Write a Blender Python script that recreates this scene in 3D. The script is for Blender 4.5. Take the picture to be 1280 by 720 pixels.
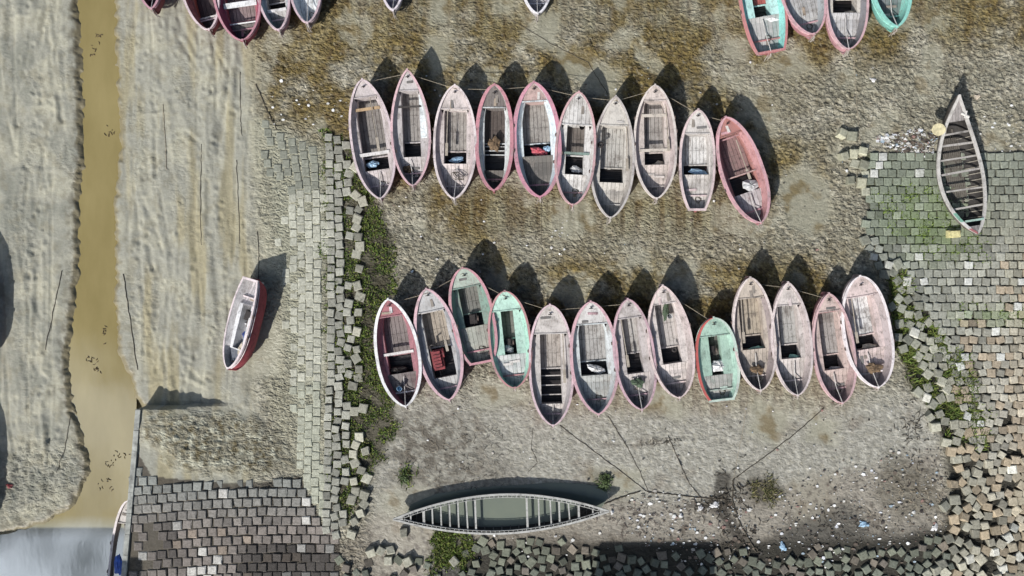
import bpy, math, random
import numpy as np
from mathutils import Vector, Matrix
R=math.radians
sc=bpy.context.scene
for o in list(bpy.data.objects): bpy.data.objects.remove(o)
COL=sc.collection
rng=np.random.default_rng(7); random.seed(7)
# ---------------------------------------------------------------- camera, sky, sun, exposure
HC=40.0; PPM=25.0                       # drone height, photo pixels per metre on the ground
cam=bpy.data.cameras.new('camera'); co=bpy.data.objects.new('camera',cam); COL.objects.link(co)
co.location=(0,0,HC); co.rotation_euler=(0,0,0)
cam.sensor_width=36; cam.lens=36*HC/(1280/PPM); cam.clip_end=3000; cam.clip_start=1
sc.camera=co
SUN_AZ=math.atan2(-0.57,-0.82)          # compass angle of the sun (from +Y towards +X)
SUN_EL=R(38.5)
w=bpy.data.worlds.new('World'); sc.world=w; w.use_nodes=True
nt=w.node_tree; bg=nt.nodes['Background']
sky=nt.nodes.new('ShaderNodeTexSky'); sky.sky_type='NISHITA'; sky.sun_disc=False
sky.sun_elevation=SUN_EL; sky.sun_rotation=SUN_AZ; sky.air_density=1.0; sky.dust_density=1.5
tc=nt.nodes.new('ShaderNodeTexCoord'); cn=nt.nodes.new('ShaderNodeTexNoise'); cn.inputs['Scale'].default_value=9; cn.inputs['Detail'].default_value=6
cr=nt.nodes.new('ShaderNodeMapRange'); cr.inputs['From Min'].default_value=.38; cr.inputs['From Max'].default_value=.52
mx=nt.nodes.new('ShaderNodeMix'); mx.data_type='RGBA'; mx.inputs[7].default_value=(62,68,76,1)
nt.links.new(tc.outputs['Generated'],cn.inputs['Vector']); nt.links.new(cn.outputs['Fac'],cr.inputs['Value'])
dt=nt.nodes.new('ShaderNodeVectorMath');dt.operation='DOT_PRODUCT';dt.inputs[1].default_value=(-.50,-.27,.822)
nrm=nt.nodes.new('ShaderNodeVectorMath');nrm.operation='NORMALIZE';nt.links.new(tc.outputs['Generated'],nrm.inputs[0]);nt.links.new(nrm.outputs[0],dt.inputs[0])
mr2=nt.nodes.new('ShaderNodeMapRange');mr2.inputs['From Min'].default_value=.972;mr2.inputs['From Max'].default_value=.985;nt.links.new(dt.outputs['Value'],mr2.inputs['Value'])
mm_=nt.nodes.new('ShaderNodeMath');mm_.operation='MULTIPLY';nt.links.new(cr.outputs[0],mm_.inputs[0]);nt.links.new(mr2.outputs[0],mm_.inputs[1])
nt.links.new(mm_.outputs[0],mx.inputs[0]); nt.links.new(sky.outputs[0],mx.inputs[6]); nt.links.new(mx.outputs[2],bg.inputs[0])
bg.inputs['Strength'].default_value=0.066
sl=bpy.data.lights.new('sun','SUN'); so=bpy.data.objects.new('sun',sl); COL.objects.link(so)
sl.energy=4.9; sl.angle=R(0.55); sl.color=(1,.965,.92)
sd=Vector((math.sin(SUN_AZ)*math.cos(SUN_EL),math.cos(SUN_AZ)*math.cos(SUN_EL),math.sin(SUN_EL)))
so.rotation_euler=sd.to_track_quat('Z','Y').to_euler(); so.location=(-20,-25,30)
sc.view_settings.view_transform='Standard'; sc.view_settings.look='None'
sc.view_settings.exposure=0.12; sc.view_settings.gamma=1
# ---------------------------------------------------------------- helpers
def s2l(c):
    c=np.asarray(c,float)/255.
    return np.where(c<=.04045,c/12.92,((c+.055)/1.055)**2.4)
def ds(c,k=.22):
    g=sum(c)/3.;return tuple(v+(g-v)*k for v in c)
def L(c): return tuple(s2l(c))+(1,)
def W(px,py,z=0.0):                     # photo position -> world point at height z
    k=(HC-z)/HC
    return Vector(((px-640)/PPM*k,(360-py)/PPM*k,z))
def Gp(x,y): return (640+x*PPM,360-y*PPM)
def tag(o,label,cat,group=None,kind=None):
    if label: o['label']=label
    if cat: o['category']=cat
    if group: o['group']=group
    if kind: o['kind']=kind
    return o
def empty(name,loc=(0,0,0)):
    o=bpy.data.objects.new(name,None); COL.objects.link(o); o.location=loc; o.empty_display_size=.3; return o
class MB:
    def __init__(s): s.v=[]; s.f=[]
    def add(s,vs,fs):
        b=len(s.v); s.v+=[tuple(v) for v in vs]; s.f+=[tuple(i+b for i in f) for f in fs]
    def box(s,c,d,rz=0,rx=0,ry=0):
        M=Matrix.Rotation(rz,3,'Z')@Matrix.Rotation(ry,3,'Y')@Matrix.Rotation(rx,3,'X')
        vs=[Vector(c)+M@Vector((x*d[0]/2,y*d[1]/2,z*d[2]/2)) for x in(-1,1) for y in(-1,1) for z in(-1,1)]
        s.add(vs,[(0,1,3,2),(4,6,7,5),(0,4,5,1),(2,3,7,6),(0,2,6,4),(1,5,7,3)])
    def bar(s,a,b,wd,h):                 # rectangular bar from a to b, top at the points' z
        a=Vector(a);b=Vector(b);d=(b-a).normalized();n=Vector((0,0,1)).cross(d)
        if n.length<1e-4: n=Vector((1,0,0))
        n.normalize();u=d.cross(n)
        vs=[p+n*sx*wd/2+u*sz*h/2 for p in(a,b) for sx in(-1,1) for sz in(-1,1)]
        s.add(vs,[(0,1,3,2),(4,6,7,5),(0,4,5,1),(2,3,7,6),(0,2,6,4),(1,5,7,3)])
    def tube(s,pts,r,n=6,r2=None):
        pts=[Vector(p) for p in pts];N=len(pts);rings=[]
        for i,p in enumerate(pts):
            d=(pts[min(i+1,N-1)]-pts[max(i-1,0)]).normalized()
            a=d.cross(Vector((0,0,1)))
            if a.length<1e-3:a=Vector((1,0,0))
            a.normalize();b=d.cross(a)
            rr=r if r2 is None else r+(r2-r)*i/(N-1)
            rings.append([p+a*math.cos(t)*rr+b*math.sin(t)*rr for t in [2*math.pi*k/n for k in range(n)]])
        vs=[q for ring in rings for q in ring];fs=[]
        for i in range(N-1):
            for k in range(n): fs.append((i*n+k,i*n+(k+1)%n,(i+1)*n+(k+1)%n,(i+1)*n+k))
        fs.append(tuple(range(n))[::-1]);fs.append(tuple((N-1)*n+k for k in range(n)))
        s.add(vs,fs)
    def grid(s,rows):
        n=len(rows[0]);vs=[p for r in rows for p in r];fs=[]
        for i in range(len(rows)-1):
            for k in range(n-1): fs.append((i*n+k,i*n+k+1,(i+1)*n+k+1,(i+1)*n+k))
        s.add(vs,fs)
    def build(s,name,mat,parent=None,smooth=False):
        me=bpy.data.meshes.new(name);me.from_pydata(s.v,[],s.f);me.materials.append(mat)
        if smooth: me.polygons.foreach_set('use_smooth',[True]*len(me.polygons))
        me.update()
        o=bpy.data.objects.new(name,me);COL.objects.link(o)
        if parent: o.parent=parent
        return o
# numpy noise
def perlin(x,y,seed=0):
    r=np.random.default_rng(seed); P=r.permutation(512); A=r.random(512)*2*np.pi; gx=np.cos(A);gy=np.sin(A)
    xi=np.floor(x).astype(int);yi=np.floor(y).astype(int);xf=x-xi;yf=y-yi
    def g(ix,iy,dx,dy):
        h=P[(P[ix&511]+iy)&511];return gx[h]*dx+gy[h]*dy
    u=xf**3*(xf*(xf*6-15)+10);v=yf**3*(yf*(yf*6-15)+10)
    a=g(xi,yi,xf,yf);b=g(xi+1,yi,xf-1,yf);c=g(xi,yi+1,xf,yf-1);d=g(xi+1,yi+1,xf-1,yf-1)
    return 1.4*((a*(1-u)+b*u)*(1-v)+(c*(1-u)+d*u)*v)
def fbm(x,y,seed=0,o=4,gain=.5):
    t=0;a=1;n=0
    for i in range(o):
        t=t+a*perlin(x*2**i,y*2**i,seed+i*17);n+=a;a*=gain
    return t/n
def sst(a,b,x):
    t=np.clip((x-a)/(b-a),0,1);return t*t*(3-2*t)
def sdf(poly,X,Y):                       # signed distance, positive inside (photo pixels)
    poly=np.array(poly,float);d=np.full(X.shape,1e9);ins=np.zeros(X.shape,bool);n=len(poly)
    for i in range(n):
        ax,ay=poly[i];bx,by=poly[(i+1)%n];ex,ey=bx-ax,by-ay
        t=np.clip(((X-ax)*ex+(Y-ay)*ey)/(ex*ex+ey*ey),0,1)
        d=np.minimum(d,np.hypot(X-ax-t*ex,Y-ay-t*ey))
        if ay!=by:
            c=((ay>Y)!=(by>Y))&(X<(bx-ax)*(Y-ay)/(by-ay)+ax);ins^=c
    return np.where(ins,d,-d)
def sdline(pts,X,Y):
    d=np.full(X.shape,1e9)
    for (ax,ay),(bx,by) in zip(pts[:-1],pts[1:]):
        ex,ey=bx-ax,by-ay;t=np.clip(((X-ax)*ex+(Y-ay)*ey)/(ex*ex+ey*ey),0,1)
        d=np.minimum(d,np.hypot(X-ax-t*ex,Y-ay-t*ey))
    return d
# ---------------------------------------------------------------- node material helpers
def newmat(name):
    m=bpy.data.materials.new(name);m.use_nodes=True;return m,m.node_tree.nodes,m.node_tree.links,m.node_tree.nodes['Principled BSDF']
def mixc(N,Lk,fac,a,b,mode='MIX'):
    n=N.new('ShaderNodeMix');n.data_type='RGBA';n.blend_type=mode
    for sck,v in ((0,fac),(6,a),(7,b)):
        if isinstance(v,bpy.types.NodeSocket): Lk.new(v,n.inputs[sck])
        else: n.inputs[sck].default_value=v
    return n.outputs[2]
def noise(N,Lk,vec,scale,detail=4,rough=.55):
    n=N.new('ShaderNodeTexNoise');n.inputs['Scale'].default_value=scale;n.inputs['Detail'].default_value=detail;n.inputs['Roughness'].default_value=rough
    Lk.new(vec,n.inputs['Vector']);return n.outputs['Fac']
def mapr(N,Lk,v,a,b,c=0,d=1):
    n=N.new('ShaderNodeMapRange');n.inputs['From Min'].default_value=a;n.inputs['From Max'].default_value=b
    n.inputs['To Min'].default_value=c;n.inputs['To Max'].default_value=d;Lk.new(v,n.inputs['Value']);return n.outputs[0]
def math_(N,Lk,op,a,b=None):
    n=N.new('ShaderNodeMath');n.operation=op
    for i,v in enumerate((a,b)):
        if v is None: continue
        if isinstance(v,bpy.types.NodeSocket): Lk.new(v,n.inputs[i])
        else: n.inputs[i].default_value=v
    return n.outputs[0]
def bump(N,Lk,h,strength,dist,normal=None):
    n=N.new('ShaderNodeBump');n.inputs['Distance'].default_value=dist
    if isinstance(strength,bpy.types.NodeSocket): Lk.new(strength,n.inputs['Strength'])
    else: n.inputs['Strength'].default_value=strength
    Lk.new(h,n.inputs['Height'])
    if normal: Lk.new(normal,n.inputs['Normal'])
    return n.outputs[0]
_wc={}
def wood(c,c2=None,pitch=.16,wear=.5,rough=.75,seam=.65):
    """weathered painted planks running along local Y; c paint, c2 bare/dirty wood"""
    c2=c2 or (118,106,94)
    c=ds(c,.42 if c[0]>=c[1] else .26);c=tuple(min(240,v*.98) for v in c);c2=ds(c2,.2)
    key=(tuple(c),tuple(c2),pitch,wear,rough,seam)
    if key in _wc:return _wc[key]
    m,N,Lk,P=newmat('weathered_wood')
    t=N.new('ShaderNodeTexCoord');oi=N.new('ShaderNodeObjectInfo')
    ad=N.new('ShaderNodeVectorMath');ad.operation='ADD';mu=N.new('ShaderNodeVectorMath');mu.operation='SCALE';mu.inputs[3].default_value=37
    cb=N.new('ShaderNodeCombineXYZ');Lk.new(oi.outputs['Random'],cb.inputs[0]);Lk.new(oi.outputs['Random'],cb.inputs[1]);Lk.new(oi.outputs['Random'],cb.inputs[2])
    Lk.new(cb.outputs[0],mu.inputs[0]);Lk.new(t.outputs['Object'],ad.inputs[0]);Lk.new(mu.outputs[0],ad.inputs[1]);V=ad.outputs[0]
    st=N.new('ShaderNodeVectorMath');st.operation='MULTIPLY';st.inputs[1].default_value=(6,.9,3);Lk.new(V,st.inputs[0])
    grain=noise(N,Lk,st.outputs[0],3.2,6,.7);big=noise(N,Lk,V,1.3,5,.62);fine=noise(N,Lk,V,14,5,.7)
    wv=math_(N,Lk,'ADD',math_(N,Lk,'MULTIPLY',grain,.5),math_(N,Lk,'ADD',math_(N,Lk,'MULTIPLY',big,.3),math_(N,Lk,'MULTIPLY',fine,.2)))
    f=mapr(N,Lk,wv,.60-.2*wear,.72-.2*wear)
    col=mixc(N,Lk,f,L(c),L(c2))
    # dirt / darker patches and pale salt patches
    col=mixc(N,Lk,mapr(N,Lk,big,.5,.75,0,.55),col,L([v*.55 for v in c2]))
    col=mixc(N,Lk,mapr(N,Lk,fine,.55,.75,0,.5),col,L([min(235,v*1.18) for v in c]))
    col=mixc(N,Lk,mapr(N,Lk,grain,.3,.42,.45,0),col,L([v*.5 for v in c2]))
    sk=N.new('ShaderNodeVectorMath');sk.operation='MULTIPLY';sk.inputs[1].default_value=(16,2.2,8);Lk.new(V,sk.inputs[0])
    streak=noise(N,Lk,sk.outputs[0],2.0,5,.7);grime=noise(N,Lk,V,4.5,6,.75)
    col=mixc(N,Lk,mapr(N,Lk,streak,.52,.68,0,.5),col,L([v*.62 for v in c2]))
    col=mixc(N,Lk,mapr(N,Lk,grime,.53,.68,0,.6),col,L([v*.48 for v in c2]))
    if pitch:
        sx=N.new('ShaderNodeSeparateXYZ');Lk.new(t.outputs['Object'],sx.inputs[0])
        q=math_(N,Lk,'DIVIDE',sx.outputs[0],pitch);fr=math_(N,Lk,'FRACT',q)
        wn=N.new('ShaderNodeTexWhiteNoise');wn.noise_dimensions='1D';Lk.new(math_(N,Lk,'FLOOR',q),wn.inputs['W'])
        col=mixc(N,Lk,mapr(N,Lk,wn.outputs['Value'],0,1,0,.35),col,L([v*.72 for v in c2]))
        ln=math_(N,Lk,'LESS_THAN',fr,.11)
        col=mixc(N,Lk,math_(N,Lk,'MULTIPLY',ln,seam),col,L((40,34,30)))
    Lk.new(col,P.inputs['Base Color']);P.inputs['Roughness'].default_value=rough
    Lk.new(bump(N,Lk,wv,.5,.02),P.inputs['Normal'])
    _wc[key]=m;return m
def plain(name,c,rough=.7,var=.25,scale=6,bmp=.3):
    m,N,Lk,P=newmat(name);t=N.new('ShaderNodeTexCoord')
    n=noise(N,Lk,t.outputs['Object'],scale,5,.65)
    col=mixc(N,Lk,mapr(N,Lk,n,.3,.7),L([v*(1-var) for v in c]),L([min(245,v*(1+var*.6)) for v in c]))
    Lk.new(col,P.inputs['Base Color']);P.inputs['Roughness'].default_value=rough
    Lk.new(bump(N,Lk,n,bmp,.03),P.inputs['Normal']);return m
M_rope=plain('rope',(150,140,122),.9,.3,20);M_darkrope=plain('muddy_rope',(74,68,58),.9,.3,20)
M_bilge=plain('oily_bilge',(34,30,30),.45,.5,5,.3)
M_concrete=plain('old_concrete',(150,152,146),.85,.3,3,.4)
# ---------------------------------------------------------------- ground
x0,x1,y0,y1,st=-110,1390,-110,850,2.0
gx=np.arange(x0,x1+.1,st);gy=np.arange(y0,y1+.1,st)
ext=np.array([30,90,250,700,2000,6000,16000])
GX=np.concatenate([x0-ext[::-1],gx,x1+ext]);GY=np.concatenate([y0-ext[::-1],gy,y1+ext])
X,Y=np.meshgrid(GX,GY);MX=X/25.;MY=Y/25.
wobx=fbm(MX*.5,MY*.5,3,4)*14;woby=fbm(MX*.5+9,MY*.5,5,4)*14
wx2=fbm(MX*2,MY*2,8,3)*5;wy2=fbm(MX*2+4,MY*2,9,3)*5
STREAM=[(92,-20000),(92,0),(96,60),(97,130),(99,200),(93,250),(93,330),(87,390),(80,440),(84,500),(97,545),(108,590),(88,630),(50,652),(-10,668),(-400,690),(-8000,900),(-8000,20000),(166,20000),(160,780),(166,711),(184,507),(172,495),(166,470),(152,445),(146,400),(147,330),(146,250),(148,215),(153,185),(150,130),(147,60),(147,0),(147,-20000)]
dS=sdf(STREAM,X+wx2*1.1+fbm(MX*2.5,MY*2.5,14,2)*3,Y+wy2*.9)
OLIVE=[(300,-400),(310,60),(330,150),(400,170),(440,200),(500,240),(520,265),(600,330),(640,420),(700,460),(1080,500),(1095,440),(1080,360),(1060,300),(1040,200),(1080,90),(1300,60),(1600,40),(1600,-400)]
dO=sdf(OLIVE,X+wobx*1.5,Y+woby*1.5)
olive=sst(-30,30,dO)
# olive strength varies
ol=olive*sst(-.25,.2,fbm(MX*.40,MY*.40,21,5,.6)+.07)
GREY=[[(600,270),(760,250),(900,270),(1000,240),(1060,180),(1080,330),(900,330),(760,330),(640,330)],[(930,90),(1060,80),(1200,50),(1280,60),(1290,180),(1100,190),(1020,200),(940,160)]]
for g in GREY: ol=ol*(1-.75*sst(-15,25,sdf(g,X+wobx,Y+woby)))
ol=np.clip(ol,0,1)
LOW=sst(455,520,Y)*sst(440,480,X)*(1-sst(1160,1200,X))    # pale grey lower flat
ol*=1-.92*LOW
midm=sst(300,345,X+wobx)                                   # clod zone
LEFT=1-midm
# heights
wf=fbm(MX*.30,MY*.10,31,2)*.8
fold=1-np.abs(fbm(MX*.85+wf,MY*.13,30,3,.5))*2.2
h_left=np.maximum(fold,0)**2*.075+fbm(MX*.7+wf,MY*.06,29,3)*.16-np.maximum(0,1-np.abs(fbm(MX*.8+wf*.5,MY*.05,33,2))*16)*.07+fbm(MX*1.4,MY*.7,34,4)*.03
ch_=fbm(MX*.5,MY*.5,37,3);h_left+=np.maximum(0,ch_-.05)*.3*np.abs(fbm(MX*2.6,MY*1.6,38,3))
h_left+=np.maximum(0,1-np.abs(perlin(MX*.22+fbm(MX*.5,MY*.5,39)*.6,MY*.42+fbm(MX*.8,MY*.8,35)*1.2,36))*22)*.035*(fbm(MX*.4,MY*.4,28,2)>.02)
cl=fbm(MX*3.0+MY*1.5,MY*4.4-MX*1.1,40,3,.6);cl=np.abs(cl)
clod=(np.minimum(cl,.22)*.46-.03)+fbm(MX*4.6+2,MY*5,44,2)*.07+fbm(MX*.3,MY*.3,45,3)*.06
ampm=.55+.6*sst(-.2,.3,fbm(MX*.45,MY*.45,47,3))
ampm*=1-.72*LOW
Hh=h_left*LEFT+clod*ampm*midm
MK=[([(158,35),(175,36),(185,28),(198,27)],1),([(160,148),(178,144),(195,143),(212,140)],1),([(210,118),(225,117),(236,110)],1),([(255,125),(285,112)],1),([(14,150),(28,100),(47,15)],-1),([(18,152),(42,110),(62,20)],1),([(75,20),(68,100),(80,150)],-1),([(12,22),(34,20),(50,12)],1),
 ([(233,165),(250,180),(252,230),(248,300)],-1),([(215,330),(209,400),(206,460)],-1),([(38,330),(36,450),(30,470)],-1),([(55,470),(38,560),(45,600)],-1),([(70,380),(58,440),(40,470)],-1),([(163,260),(158,300),(150,338)],-1),([(180,190),(172,215),(165,250)],-1),([(225,50),(240,75)],-1),([(247,40),(252,75),(262,66)],-1),([(268,60),(285,90),(286,120)],-1),
 ([(240,393),(262,396)],1),([(170,300),(185,306),(192,338)],-1),([(218,240),(222,330),(215,400)],1),([(262,330),(268,400),(262,460)],1),([(185,480),(230,470),(262,486)],1),([(15,215),(60,212),(90,214)],1),([(120+60,380),(196,430),(205,470)],1),([(236,460),(252,478),(262,474)],-1),([(20,250),(25,330),(60,470)],1),([(52,180),(60,260),(48,330)],-1)]
rm=np.random.default_rng(5)
for i in range(26):
    bx=rm.uniform(155,320) if i%3 else rm.uniform(0,88);by=rm.uniform(0,470);ln=rm.uniform(40,150);dr_=rm.normal()*14
    MK.append(([(bx,by),(bx+dr_*.4+rm.normal()*3,by+ln*.4),(bx+dr_,by+ln)],-1 if rm.random()<.6 else 1))
grv=np.zeros(X.shape)
jx=fbm(MX*1.5,MY*1.5,66,3)*5
for pl_,sg_ in MK:
    d_=sdline(pl_,X+jx,Y+jx*.7);grv+=sg_*.035*np.exp(-(d_/2.2)**2)+(.018*np.exp(-((d_-5)/2.5)**2) if sg_<0 else 0)
Hh=Hh+grv*LEFT
pit=np.zeros(X.shape)
for cx_,cy_,sx_,sy_,n_ in [(40,290,22,30,26),(60,120,25,70,30),(185,110,20,60,26),(215,400,40,50,40),(270,250,30,90,50),(70,480,20,60,40),(60,590,40,40,60),(175,330,15,60,24),(260,80,30,40,24),(560,300,60,40,50),(900,80,120,40,60),(1030,330,30,60,30),(330,250,8,60,30),(800,560,200,30,60)]:
    for i in range(n_):
        a_=rm.normal(cx_,sx_);b_=rm.normal(cy_,sy_);ro=rm.uniform(1.6,3.2)
        i0=int((b_-y0)/st)+len(ext);j0=int((a_-x0)/st)+len(ext)
        if not(8<i0<X.shape[0]-8 and 8<j0<X.shape[1]-8): continue
        sl_=(slice(i0-6,i0+7),slice(j0-6,j0+7));d_=np.hypot((X[sl_]-a_)*1.3,(Y[sl_]-b_)*.8)
        pit[sl_]+=-.055*np.exp(-(d_/ro)**2)+.022*np.exp(-((d_-ro*1.9)/1.6)**2)
Hh=Hh+pit
# pools of smooth wet mud
PUD=[[(980,215),(1010,210),(1035,235),(1035,275),(1015,295),(990,280),(978,250)],[(535,45),(560,45),(556,85),(540,95)],[(700,60),(735,75),(770,90),(775,120),(750,125),(730,105),(700,90)],
 [(672,15),(700,20),(690,60),(670,55)],[(905,45),(935,50),(930,75),(905,70)],[(1000,60),(1015,90),(985,95),(960,80)],[(945,500),(985,520),(970,555),(935,540)],[(1015,520),(1045,530),(1040,555),(1010,550)],[(540,0),(560,0),(552,25),(540,25)],[(620,0),(640,0),(636,16),(620,14)],
 [(480,620),(520,600),(560,640),(590,660),(570,715),(480,715),(470,660)],[(740,590),(800,590),(790,625),(740,615)],[(990,610),(1040,600),(1040,660),(990,665)],[(690,255),(730,250),(745,285),(700,300)],[(820,480),(850,500),(850,520),(800,510)],[(655,500),(640,480),(600,480),(600,510)],[(300,440),(320,400),(350,410),(345,470),(310,475)]]
pud=np.zeros(X.shape)
for p in PUD: pud=np.maximum(pud,sst(-15,7,sdf(p,X+wobx*.5+wx2*.8,Y+woby*.5+wy2*.8)))
nat=sst(.12,.30,fbm(MX*.33,MY*.33,51,5,.55))*midm*(1-LOW)*.75*(Y<480)
pud=np.maximum(pud,nat)
Hh=Hh*(1-.9*pud)-.03*pud
# keel drag streaks below the boat rows and around row tops
drag=sst(215,245,Y)*(1-sst(275,310,Y))*sst(560,590,X)*(1-sst(900,950,X))+sst(455,480,Y)*(1-sst(505,530,Y))*sst(640,680,X)*(1-sst(1050,1080,X))*.6+sst(-60,0,Y)*(1-sst(25,60,Y))*sst(400,440,X)*(1-sst(1200,1240,X))*.6
dn=fbm(MX*2.4,MY*.16,55,4,.6)
Hh=Hh*(1-.85*drag)+drag*dn*.14
# left eroded bank lip near the stream and stream bed
bank=sst(-14,-2,dS)*(1-sst(-2,3,dS))*(X<120)
Hh+=bank*fbm(MX*2.2,MY*1.0,60,4)*.14
col_bank=bank
cren=fbm(MX*1.5,MY*1.5,61,4)
WL=-.16
shore=sst(-30,0,dS)
Hh=Hh*(1-shore*.8)+(-.02)*shore
# lower-left crumbly mud beside the stream
CR=[(20,560),(100,550),(112,600),(70,650),(10,660),(-60,660),(-60,600)]
crm=sst(-10,20,sdf(CR,X,Y));Hh+=crm*fbm(MX*2.5,MY*2.5,64,5,.6)*.14
Hh=np.where(dS>0,np.minimum(Hh,-.06)-sst(0,12,dS)*.35,Hh)
# raised ramp at the lower left
PLAT=[(184,507),(292,505),(345,520),(425,640),(430,20000),(158,20000),(158,780),(165.5,711)]
dP=sdf(PLAT,X,Y)
xe=310+sst(520,640,Y)*110
plh=.92*(1-sst(185,1,0*X+1)) if False else .92*(1-sst(0,1,(X-185)/(xe-185)))
inP=dP>0
MOUND=[(186,509),(300,509),(352,540),(372,585),(330,600),(280,597),(225,588),(198,560),(180,545)]
dM=sdf(MOUND,X+wx2*2.2+wobx*.5,Y+wy2*2+woby*.35);mnd=sst(-6,22,dM)
Hplat=plh+Hh*.15+mnd*(.12+np.abs(fbm(MX*3.0+MY*.8,MY*3.6,71,5,.62))*.26)
Hh=np.where(inP,Hplat,Hh)
# under the block paving the bed is a flat sand base
BAND=[(322,150),(350,160),(405,185),(408,300),(405,480),(407,650),(400,655),(372,588),(362,480),(346,330),(334,230)]
RIGHT=[(1080,190),(1300,188),(1600,188),(1600,1100),(1290,1100),(1285,725),(1255,690),(1235,640),(1205,560),(1190,500),(1165,440),(1150,400),(1120,345),(1092,300),(1082,240)]
BLEFT=[(172,530),(180,556),(200,590),(280,600),(340,600),(375,595),(402,652),(425,665),(428,1000),(150,1000),(160,711)]
dB=sdf(BAND,X,Y);dR=sdf(RIGHT,X,Y);dL=sdf(BLEFT,X,Y)
flat=np.maximum(sst(-4,4,dB),sst(-4,4,dR))
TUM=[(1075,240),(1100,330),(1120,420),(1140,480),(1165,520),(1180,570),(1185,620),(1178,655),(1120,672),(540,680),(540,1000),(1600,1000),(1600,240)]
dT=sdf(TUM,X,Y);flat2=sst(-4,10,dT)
Hh=Hh*(1-.85*np.maximum(flat,flat2*.7))
out=np.maximum(np.maximum(x0-X,X-x1),np.maximum(y0-Y,Y-y1));Hh=Hh*(1-sst(0,60,out)) if False else Hh
# colour of the ground (soil, algae, wet mud)
def C(c): return s2l(c)[None,None,:]
n1=fbm(MX*.6,MY*.6,80,5,.6);n2=fbm(MX*3,MY*3,83,4,.6);n3=fbm(MX*1.0,MY*.12,86,4)
col=C((150,150,139))*np.ones(X.shape+(3,))
def blend(col,c,f): return col*(1-f[...,None])+C(c)*f[...,None]
col=blend(col,(172,170,152),sst(-.1,.35,n1)*.7)
col=blend(col,(126,128,118),sst(-.05,.3,-n1)*.7*(X<110));col=blend(col,(128,124,106),sst(0,.3,fbm(MX*1.6,MY*1.2,131,5,.65))*.5)
col=blend(col,(150,142,112),np.clip(sst(0,.3,n3)*.7*(X>150),0,1)*LEFT)
mid=blend(C((146,143,127))*np.ones(X.shape+(3,)),(170,166,150),sst(-.1,.3,n1))
mid=blend(mid,(122,113,92),sst(0,.35,-n2)*.5)
olc=blend(C((112,96,48))*np.ones(X.shape+(3,)),(84,65,26),sst(0,.3,n2)*.8)
olc=blend(olc,(142,130,92),sst(.02,.3,-n1)*.7)
mid=mid*(1-ol[...,None]*.95)+olc*ol[...,None]*.95
low=blend(C((144,142,132))*np.ones(X.shape+(3,)),(166,164,154),sst(-.15,.3,n2))
low=blend(low,(118,110,98),sst(.1,.4,n1)*.6)
mid=mid*(1-LOW[...,None])+low*LOW[...,None]
# relief light put into the colour: highlights on crests, shade in hollows
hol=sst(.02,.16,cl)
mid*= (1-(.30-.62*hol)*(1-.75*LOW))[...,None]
mid=mid*(1-drag[...,None]*.6)+(blend(C((98,80,42))*np.ones(X.shape+(3,)),(150,146,118),sst(-.2,.25,dn)))*drag[...,None]*.6
spk=fbm(MX*6,MY*6,98,3,.7);mid*=(1+.75*np.clip(spk,-.4,.5)*(1-.35*LOW))[...,None]
mid=blend(mid,(176,170,150),sst(.24,.36,fbm(MX*5,MY*5,99,3,.6))*.45)
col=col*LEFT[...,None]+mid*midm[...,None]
pc=blend(C((152,150,132))*np.ones(X.shape+(3,)),(118,106,76),sst(.05,.3,fbm(MX*.9,MY*.9,97,4)))
col=col*(1-.85*pud[...,None])+pc*.85*pud[...,None]
# bottom zone brown earth and darker patches
BR=[(470,640),(600,655),(760,630),(930,620),(1180,560),(1190,660),(1170,800),(430,800),(420,690)]
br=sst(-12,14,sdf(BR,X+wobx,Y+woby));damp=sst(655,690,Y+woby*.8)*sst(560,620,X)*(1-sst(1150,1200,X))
col=blend(col,(144,136,124),br*.6)
col=blend(col,(84,77,68),br*sst(.08,.34,n2+n1*.5)*.7)
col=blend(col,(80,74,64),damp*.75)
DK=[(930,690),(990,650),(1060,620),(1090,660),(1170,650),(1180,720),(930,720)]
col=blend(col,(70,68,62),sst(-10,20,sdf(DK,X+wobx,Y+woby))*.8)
CH=[(895,590),(915,590),(912,640),(950,700),(935,705),(895,640),(840,632),(890,625)]
col=blend(col,(46,42,36),sst(-4,5,sdf(CH,X+wx2,Y+wy2))*.8)
# dark algae under tumbled blocks and moss
MOSS=[[(405,165),(440,175),(470,250),(492,300),(495,360),(478,420),(488,490),(500,540),(485,560),(462,600),(440,640),(430,655),(412,600),(408,400),(402,300),(404,230)],
 [(1112,345),(1140,350),(1150,395),(1180,420),(1215,450),(1215,500),(1240,520),(1235,565),(1185,560),(1160,500),(1135,480),(1116,420)],
 [(935,598),(965,596),(980,615),(965,632),(940,622)],[(550,662),(590,660),(600,700),(545,720),(530,700)],[(500,585),(520,588),(515,606),(500,605)],[(745,590),(762,592),(762,612),(750,610)],[(1110,560),(1170,590),(1180,640),(1120,650),(1090,620)]]
mo=np.zeros(X.shape)
for i,p in enumerate(MOSS): mo=np.maximum(mo,sst(-8,8,sdf(p,X+wobx*.6+wx2,Y+woby*.6+wy2))*(1 if i not in (6,) else .5))
col=blend(col,(62,58,38),mo*.85)
DSP=[(330,150),(420,160),(480,250),(480,290),(400,200)]
ring=np.exp(-(np.hypot(X-560,Y-580)/55)**2)*sst(-.1,.25,n2)
ring=ring+1.2*np.exp(-((X-530)/60)**2-((Y-560)/55)**2)*sst(-.15,.15,fbm(MX*1.6,MY*1.6,121,4,.6))+.8*np.exp(-((X-945)/26)**2-((Y-610)/24)**2)+.5*np.exp(-((X-625)/25)**2-((Y-590)/18)**2)
col=blend(col,(88,82,72),np.clip(ring*.75,0,.85))
sp=sst(-8,8,dB)
col=blend(col,(172,172,152),sst(-10,10,dB)*.9)
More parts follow.
